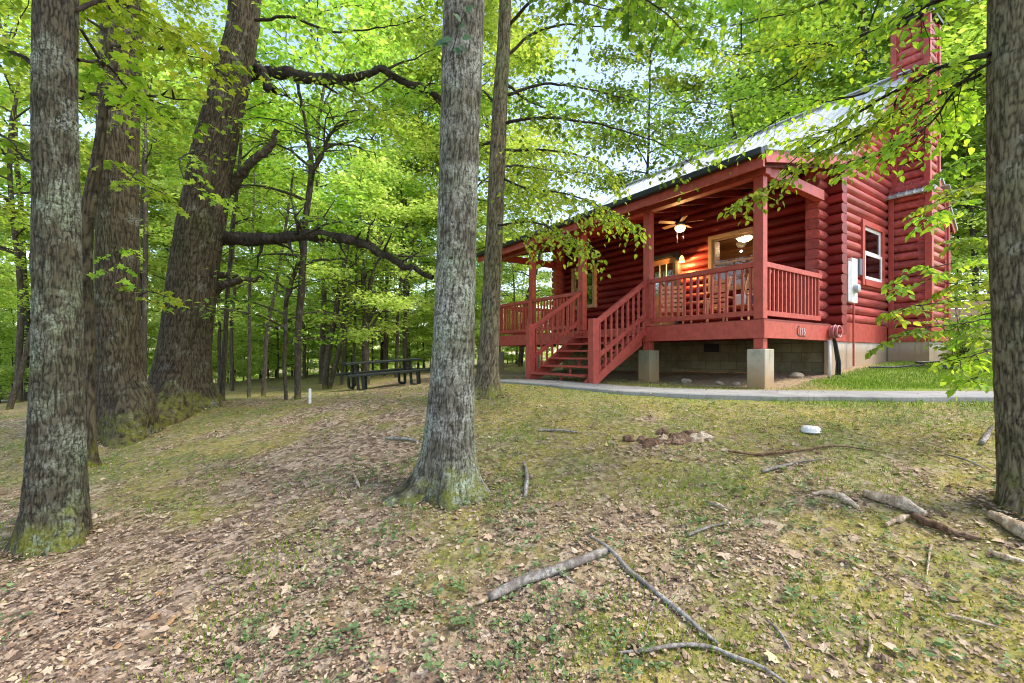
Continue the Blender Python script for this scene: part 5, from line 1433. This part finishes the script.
# small broad-leaved weeds
x, y = view_pts(5200, 2.0, 10, .8); k = ok_ground(x, y) & (rng.random(len(x)) < .75 * sstep(.42, .6, fbm2(x * .9, y * .9, 81, 4))); x, y = x[k], y[k]
lv = Leaves()
for a, c in zip(x, y):
    m = random.randint(4, 9); th = rng.uniform(0, 6.28, m); g = float(gz(a, c)); s = random.uniform(.6, 1.3)
    lv.add(np.stack([a + np.cos(th) * .01, c + np.sin(th) * .01, np.full(m, g + .01 + .02 * s)], -1) + rng.normal(0, .012 * s, (m, 3)), np.stack([np.cos(th), np.sin(th), rng.uniform(.1, .6, m)], -1), nrm(UP + rng.normal(0, .3, (m, 3))), rng.uniform(.018, .036, m) * s, .6, 'near')
tag(link('ground_weeds', lv.mesh('ground_weeds'), M['weed']), kind='stuff')


# ================================================================== FALLEN WOOD
def on_ground(px, py):
    """the ground point seen at pixel (px, py)"""
    lo, hi = 1.4, 30.0
    for Y in np.linspace(1.5, 20, 200):
        p = at(px, py, Y)
        if p[2] <= float(gz(p[0], p[1], False)): break
        lo = Y
    hi = lo + .1
    for _ in range(14):
        m = (lo + hi) / 2; p = at(px, py, m)
        if p[2] <= float(gz(p[0], p[1])): hi = m
        else: lo = m
    p = at(px, py, hi); return np.array([p[0], p[1], float(gz(p[0], p[1]))])


def stick(name, label, cat, px, radii, mat='stick', n=10, twigs=(), rough=.1, lift=.012, group=None, seg=40):
    pts = []
    for q in px:
        p = on_ground(q[0], q[1]); pts.append(p + UP * (q[2] if len(q) > 2 else 0))
    P = resample(pts, seg); rr = np.interp(np.linspace(0, 1, seg), np.linspace(0, 1, len(radii)), radii)
    rr = rr * (1.0 if mat == 'rot' else 1.2); P[:, 2] = np.maximum(P[:, 2], gz(P[:, 0], P[:, 1])) + rr * .8 + lift
    b = P[seg // 2].copy(); o = None
    V, F = tube_arr(P, rr, n)
    ctr = np.repeat(P, n, 0); d = V - ctr
    k = 1 + rough * 2 * (vn3(V[:, 0] * 30, V[:, 1] * 30, V[:, 2] * 30, 6) - .5) + rough * 2.2 * (vn3(V[:, 0] * 9, V[:, 1] * 9, V[:, 2] * 9, 16) - .5)
    fib = np.tile(vn3(np.arange(n) * 1.7, 3.3, len(px) * 1.1, 2), len(P)) - .5
    k = k + rough * 2.4 * fib * (.6 + .8 * vn3(V[:, 0] * 6, V[:, 1] * 6, 0, 9)) * (rough > .2)
    V = ctr + d * k[:, None]
    m = len(V); V = np.vstack([V, P[:1], P[-1:]])
    caps = [(m, (i + 1) % n, i) for i in range(n)] + [(m + 1, m - n + i, m - n + (i + 1) % n) for i in range(n)]
    Vs, Fs, c0 = [V], [F], len(V); tri = [np.array(caps)]
    for tw in twigs:
        tp = [on_ground(q[0], q[1]) + UP * (q[2] if len(q) > 2 else .004) for q in tw]
        v2, f2 = tube_arr(resample(tp, 12), np.linspace(radii[-1] * .8, .0025, 12), 5); Vs.append(v2); Fs.append(f2 + c0); c0 += len(v2)
    o = link(name, mesh_np(name, np.concatenate(Vs) - b, [np.concatenate(Fs), tri[0]], True), M[mat]); o.location = b
    return tag(o, label, cat, group)


stick('fallen_branch', 'thick grey lichen-covered branch broken at its pale left end', 'branch', [(489, 603), (520, 588), (550, 577), (580, 566), (608, 555)], [.020, .024, .025, .023, .019], n=14, twigs=[[(560, 575, .02), (570, 582, .01), (575, 583)]], rough=.09)
stick('broken_branch_end', 'pale splintered chunk at the left tip of the thick grey branch', 'branch', [(475, 607), (482, 605), (490, 601)], [.008, .014, .017], 'rot', 10, rough=.25)
stick('fallen_branch', 'long thin grey branch slanting down right from the thick one', 'branch', [(588, 542, .03), (609, 556, .03), (630, 575), (655, 595), (680, 615), (700, 632), (718, 645)], [.006, .011, .012, .012, .011, .010, .006], n=10, twigs=[[(655, 598), (650, 615), (645, 635), (630, 650)]], rough=.1)
stick('fallen_branch', 'slender curved branch lowest in the yard with faded right end', 'branch', [(617, 656), (645, 654), (680, 649), (710, 651), (735, 660), (760, 670), (790, 690)], [.005, .008, .009, .009, .009, .007, .005], n=8, rough=.12)
stick('rotten_log', 'pale rotten log split lengthwise right of the moss patch', 'log', [(864, 497), (885, 503), (905, 510), (925, 519)], [.030, .038, .042, .030], 'rot', 16, rough=.28)
stick('rotten_log', 'short bleached rotten wood piece left of the split log', 'log', [(812, 496), (828, 496), (843, 502), (858, 510)], [.010, .024, .026, .012], 'rot', 12, rough=.3)
stick('rotten_log', 'stub of brown rotten wood beside the end of the split log', 'log', [(886, 528), (900, 522), (910, 519)], [.014, .022, .012], 'rot', 10, rough=.4)
stick('rotten_log', 'long dark decayed bark strip trailing from the split log', 'log', [(912, 520), (935, 530), (960, 538), (982, 544)], [.024, .022, .016, .006], 'stump', 10, rough=.45)
stick('rotten_log', 'grey weathered log end at the foot of the right trunk', 'log', [(990, 519), (1005, 527), (1024, 540), (1050, 556)], [.030, .042, .046, .046], 'rot', 16, rough=.16)
stick('rotten_log', 'pale rotten splinter on the moss at the right edge', 'log', [(992, 556), (1006, 561), (1024, 566)], [.012, .016, .014], 'rot', 10, rough=.35)
stick('stick', 'grey stick standing out right of the middle trunk roots', 'stick', [(524, 465), (527, 478), (526, 490), (525, 499)], [.010, .016, .017, .012], n=9, rough=.15)
stick('stick', 'thin stick left of the middle trunk', 'stick', [(386, 440), (402, 441), (418, 443)], [.012, .018, .010], n=8, rough=.15)
stick('stick', 'small pale wood chip left of the mossy trunk foot', 'stick', [(354, 477), (357, 484), (360, 490)], [.012, .017, .006], 'rot', 8, rough=.25)
stick('stick', 'long dark twig below the white cap', 'stick', [(728, 453), (755, 457), (780, 455), (805, 452), (835, 448), (880, 453)], [.008, .010, .009, .009, .007, .004], 'stump', 8, rough=.1)
stick('stick', 'forked grey stick above the bleached wood piece', 'stick', [(762, 474), (780, 469), (800, 464), (825, 460)], [.013, .012, .009, .005], n=8, twigs=[[(785, 469, .01), (803, 474, .02), (812, 485, .015)]])
stick('stick', 'twig lying by the path side of the yard left of the stump', 'stick', [(538, 432), (556, 432), (578, 434)], [.010, .012, .008], n=8)
stick('stick', 'bent twig in the litter right of centre', 'stick', [(688, 538), (705, 531), (728, 525)], [.009, .010, .006], n=8, twigs=[[(690, 537), (684, 528), (680, 518)]])
stick('stick', 'thin bare stick under the trailing bark strip', 'stick', [(945, 617), (970, 623), (1002, 631)], [.006, .009, .004], 'rot', 8)
stick('stick', 'short upright-pointing twig near the bottom right', 'stick', [(766, 622), (778, 634), (790, 652)], [.004, .007, .004], n=7)
stick('stick', 'thin pale twig below the split log', 'stick', [(927, 578), (929, 560), (931, 548)], [.003, .006, .009], 'rot', 7)
stick('stick', 'small pale stick at the bottom of the mossy patch', 'stick', [(868, 662), (871, 650), (869, 640)], [.009, .012, .006], 'rot', 8, rough=.3)
stick('stick', 'thin twig on the grass left of the right trunk', 'stick', [(945, 456), (965, 462), (985, 470)], [.006, .008, .004], n=7)
stick('stick', 'pale flat wood sliver above the bent twig', 'stick', [(706, 503), (716, 507), (729, 511)], [.006, .017, .006], 'rot', 8, rough=.3)
stick('stick', 'grey root bit leaning beside the right trunk', 'stick', [(982, 446), (986, 440), (992, 434, .05)], [.018, .020, .014], n=9, rough=.2)

# rotted stump in the ground
b = on_ground(672, 440); S = thing('rotten_stump', 'crumbling reddish brown stump remains sunk in the grass', 'stump', b)
for i in range(44):
    a = random.uniform(0, 6.28); r = random.uniform(.05, 1); s = random.uniform(.03, .085)
    px = np.array([math.cos(a) * r * .50 + (i % 3) * .03, math.sin(a) * r * .22, 0])
    if i < 8: px[0] = .02 + .05 * i; px[1] = .05 * math.sin(i * 2); s = random.uniform(.07, .115)
    px[2] = float(gz(b[0] + px[0], b[1] + px[1])) - b[2]
    V = []
    for j in range(6):
        t_ = math.pi * j / 5
        for k in range(9):
            d = np.array([math.sin(t_) * math.cos(k * 2 * math.pi / 9), math.sin(t_) * math.sin(k * 2 * math.pi / 9), math.cos(t_)])
            V.append(px + d * s * (.45 + 1.1 * float(vn3(d[0] * 2 + i * 3.3, d[1] * 2, d[2] * 2, 31))) * np.array([1.1, .7, .62]))
    F = [(j * 9 + k, j * 9 + 9 + k, j * 9 + 9 + (k + 1) % 9, j * 9 + (k + 1) % 9) for j in range(5) for k in range(9)]
    MB().add(V, F).build('wood_chunk', M['rot' if i in (5, 6, 11, 17, 21) else 'stump'], S)

# white cap, stake
p = on_ground(811, 432)
WC = thing('drain_cap', 'white ribbed plastic cap lying in the grass', 'cap', p)
mb = MB(); mb.lathe([(.095, .0), (.098, .010), (.092, .02), (.088, .045), (.07, .062), (.03, .068), (.005, .069)], n=24); mb.build('cap_dome', M['white'], WC)
mb = MB()
for k in range(12):
    a = k * math.pi / 6; mb.bar((math.cos(a) * .093, math.sin(a) * .093, .021), (math.cos(a) * .072, math.sin(a) * .072, .060), .012, .012)
mb.build('ribs', M['white'], WC)
p = on_ground(310, 404)
SK = thing('marker_stake', 'short white marker stake left of the picnic table', 'stake', p)
MB().box(-.022, .022, -.015, .015, -.1, .26).build('post', M['white'], SK, .006); MB().add([(-.022, -.015, .261), (.022, -.015, .261), (.022, .015, .261), (-.022, .015, .261), (0, 0, .285)], [(0, 1, 4), (1, 2, 4), (2, 3, 4), (3, 0, 4), (3, 2, 1, 0)]).build('tip', M['white'], SK)
p = on_ground(895, 372)
HS = thing('garden_hose', 'dark hose lying loosely on the lawn by the gable wall', 'hose', cw(.75, 4.6, 0)); tb = Tubes()
hp = [cw(.35, 3.7), cw(.7, 4.1), cw(.95, 4.8), cw(.7, 5.3), cw(1.0, 5.7), cw(1.3, 5.2), cw(1.2, 4.4), cw(1.6, 4.9)]
hp = resample(hp, 60); hp[:, 2] = gz(hp[:, 0], hp[:, 1]) + .045; tb.add(hp, .022, 7)
HS.location[2] = float(hp[:, 2].min()); link('hose_run', tb.mesh('hose_run', HS.location), M['wire'], HS)

# ================================================================== PICNIC TABLE
b = np.array([-3.67, 12.8, float(gz(-3.67, 12.8, False))])
PT = thing('picnic_table', 'dark green picnic table with attached benches under the trees', 'picnic table', b, math.atan2(1.2, 1.86)); PT.rotation_euler[1] = -R(3.5)
mb = MB()
for k in range(5): mb.box(-1.05, 1.05, -.37 + k * .15, -.24 + k * .15, .71, .77)
mb.build('tabletop', M['green'], PT, .008)
for s in (-1, 1):
    MB().box(-1.12, 1.12, s * .70 - .13, s * .70 - .005, .41, .47).box(-1.12, 1.12, s * .70 + .005, s * .70 + .13, .41, .47).build('bench', M['green'], PT, .008)
for xx in (-.75, .75):
    mb = MB()
    for s in (-1, 1):
        mb.tube([(xx, s * .25, .72), (xx, s * .25, .30), (xx, s * .28, .05), (xx, s * .36, .03), (xx, s * .72, .03), (xx, s * .80, .06), (xx, s * .80, .42)], .042, 8)
        mb.tube([(xx + .12, s * .60, .42), (xx + .12, s * .60, .06)], .038, 8)
    mb.tube([(xx, -.8, .415), (xx, .8, .415)], .028, 8); mb.tube([(xx, -.3, .71), (xx, .3, .71)], .028, 8)
    mb.build('leg_frame', M['green'], PT)
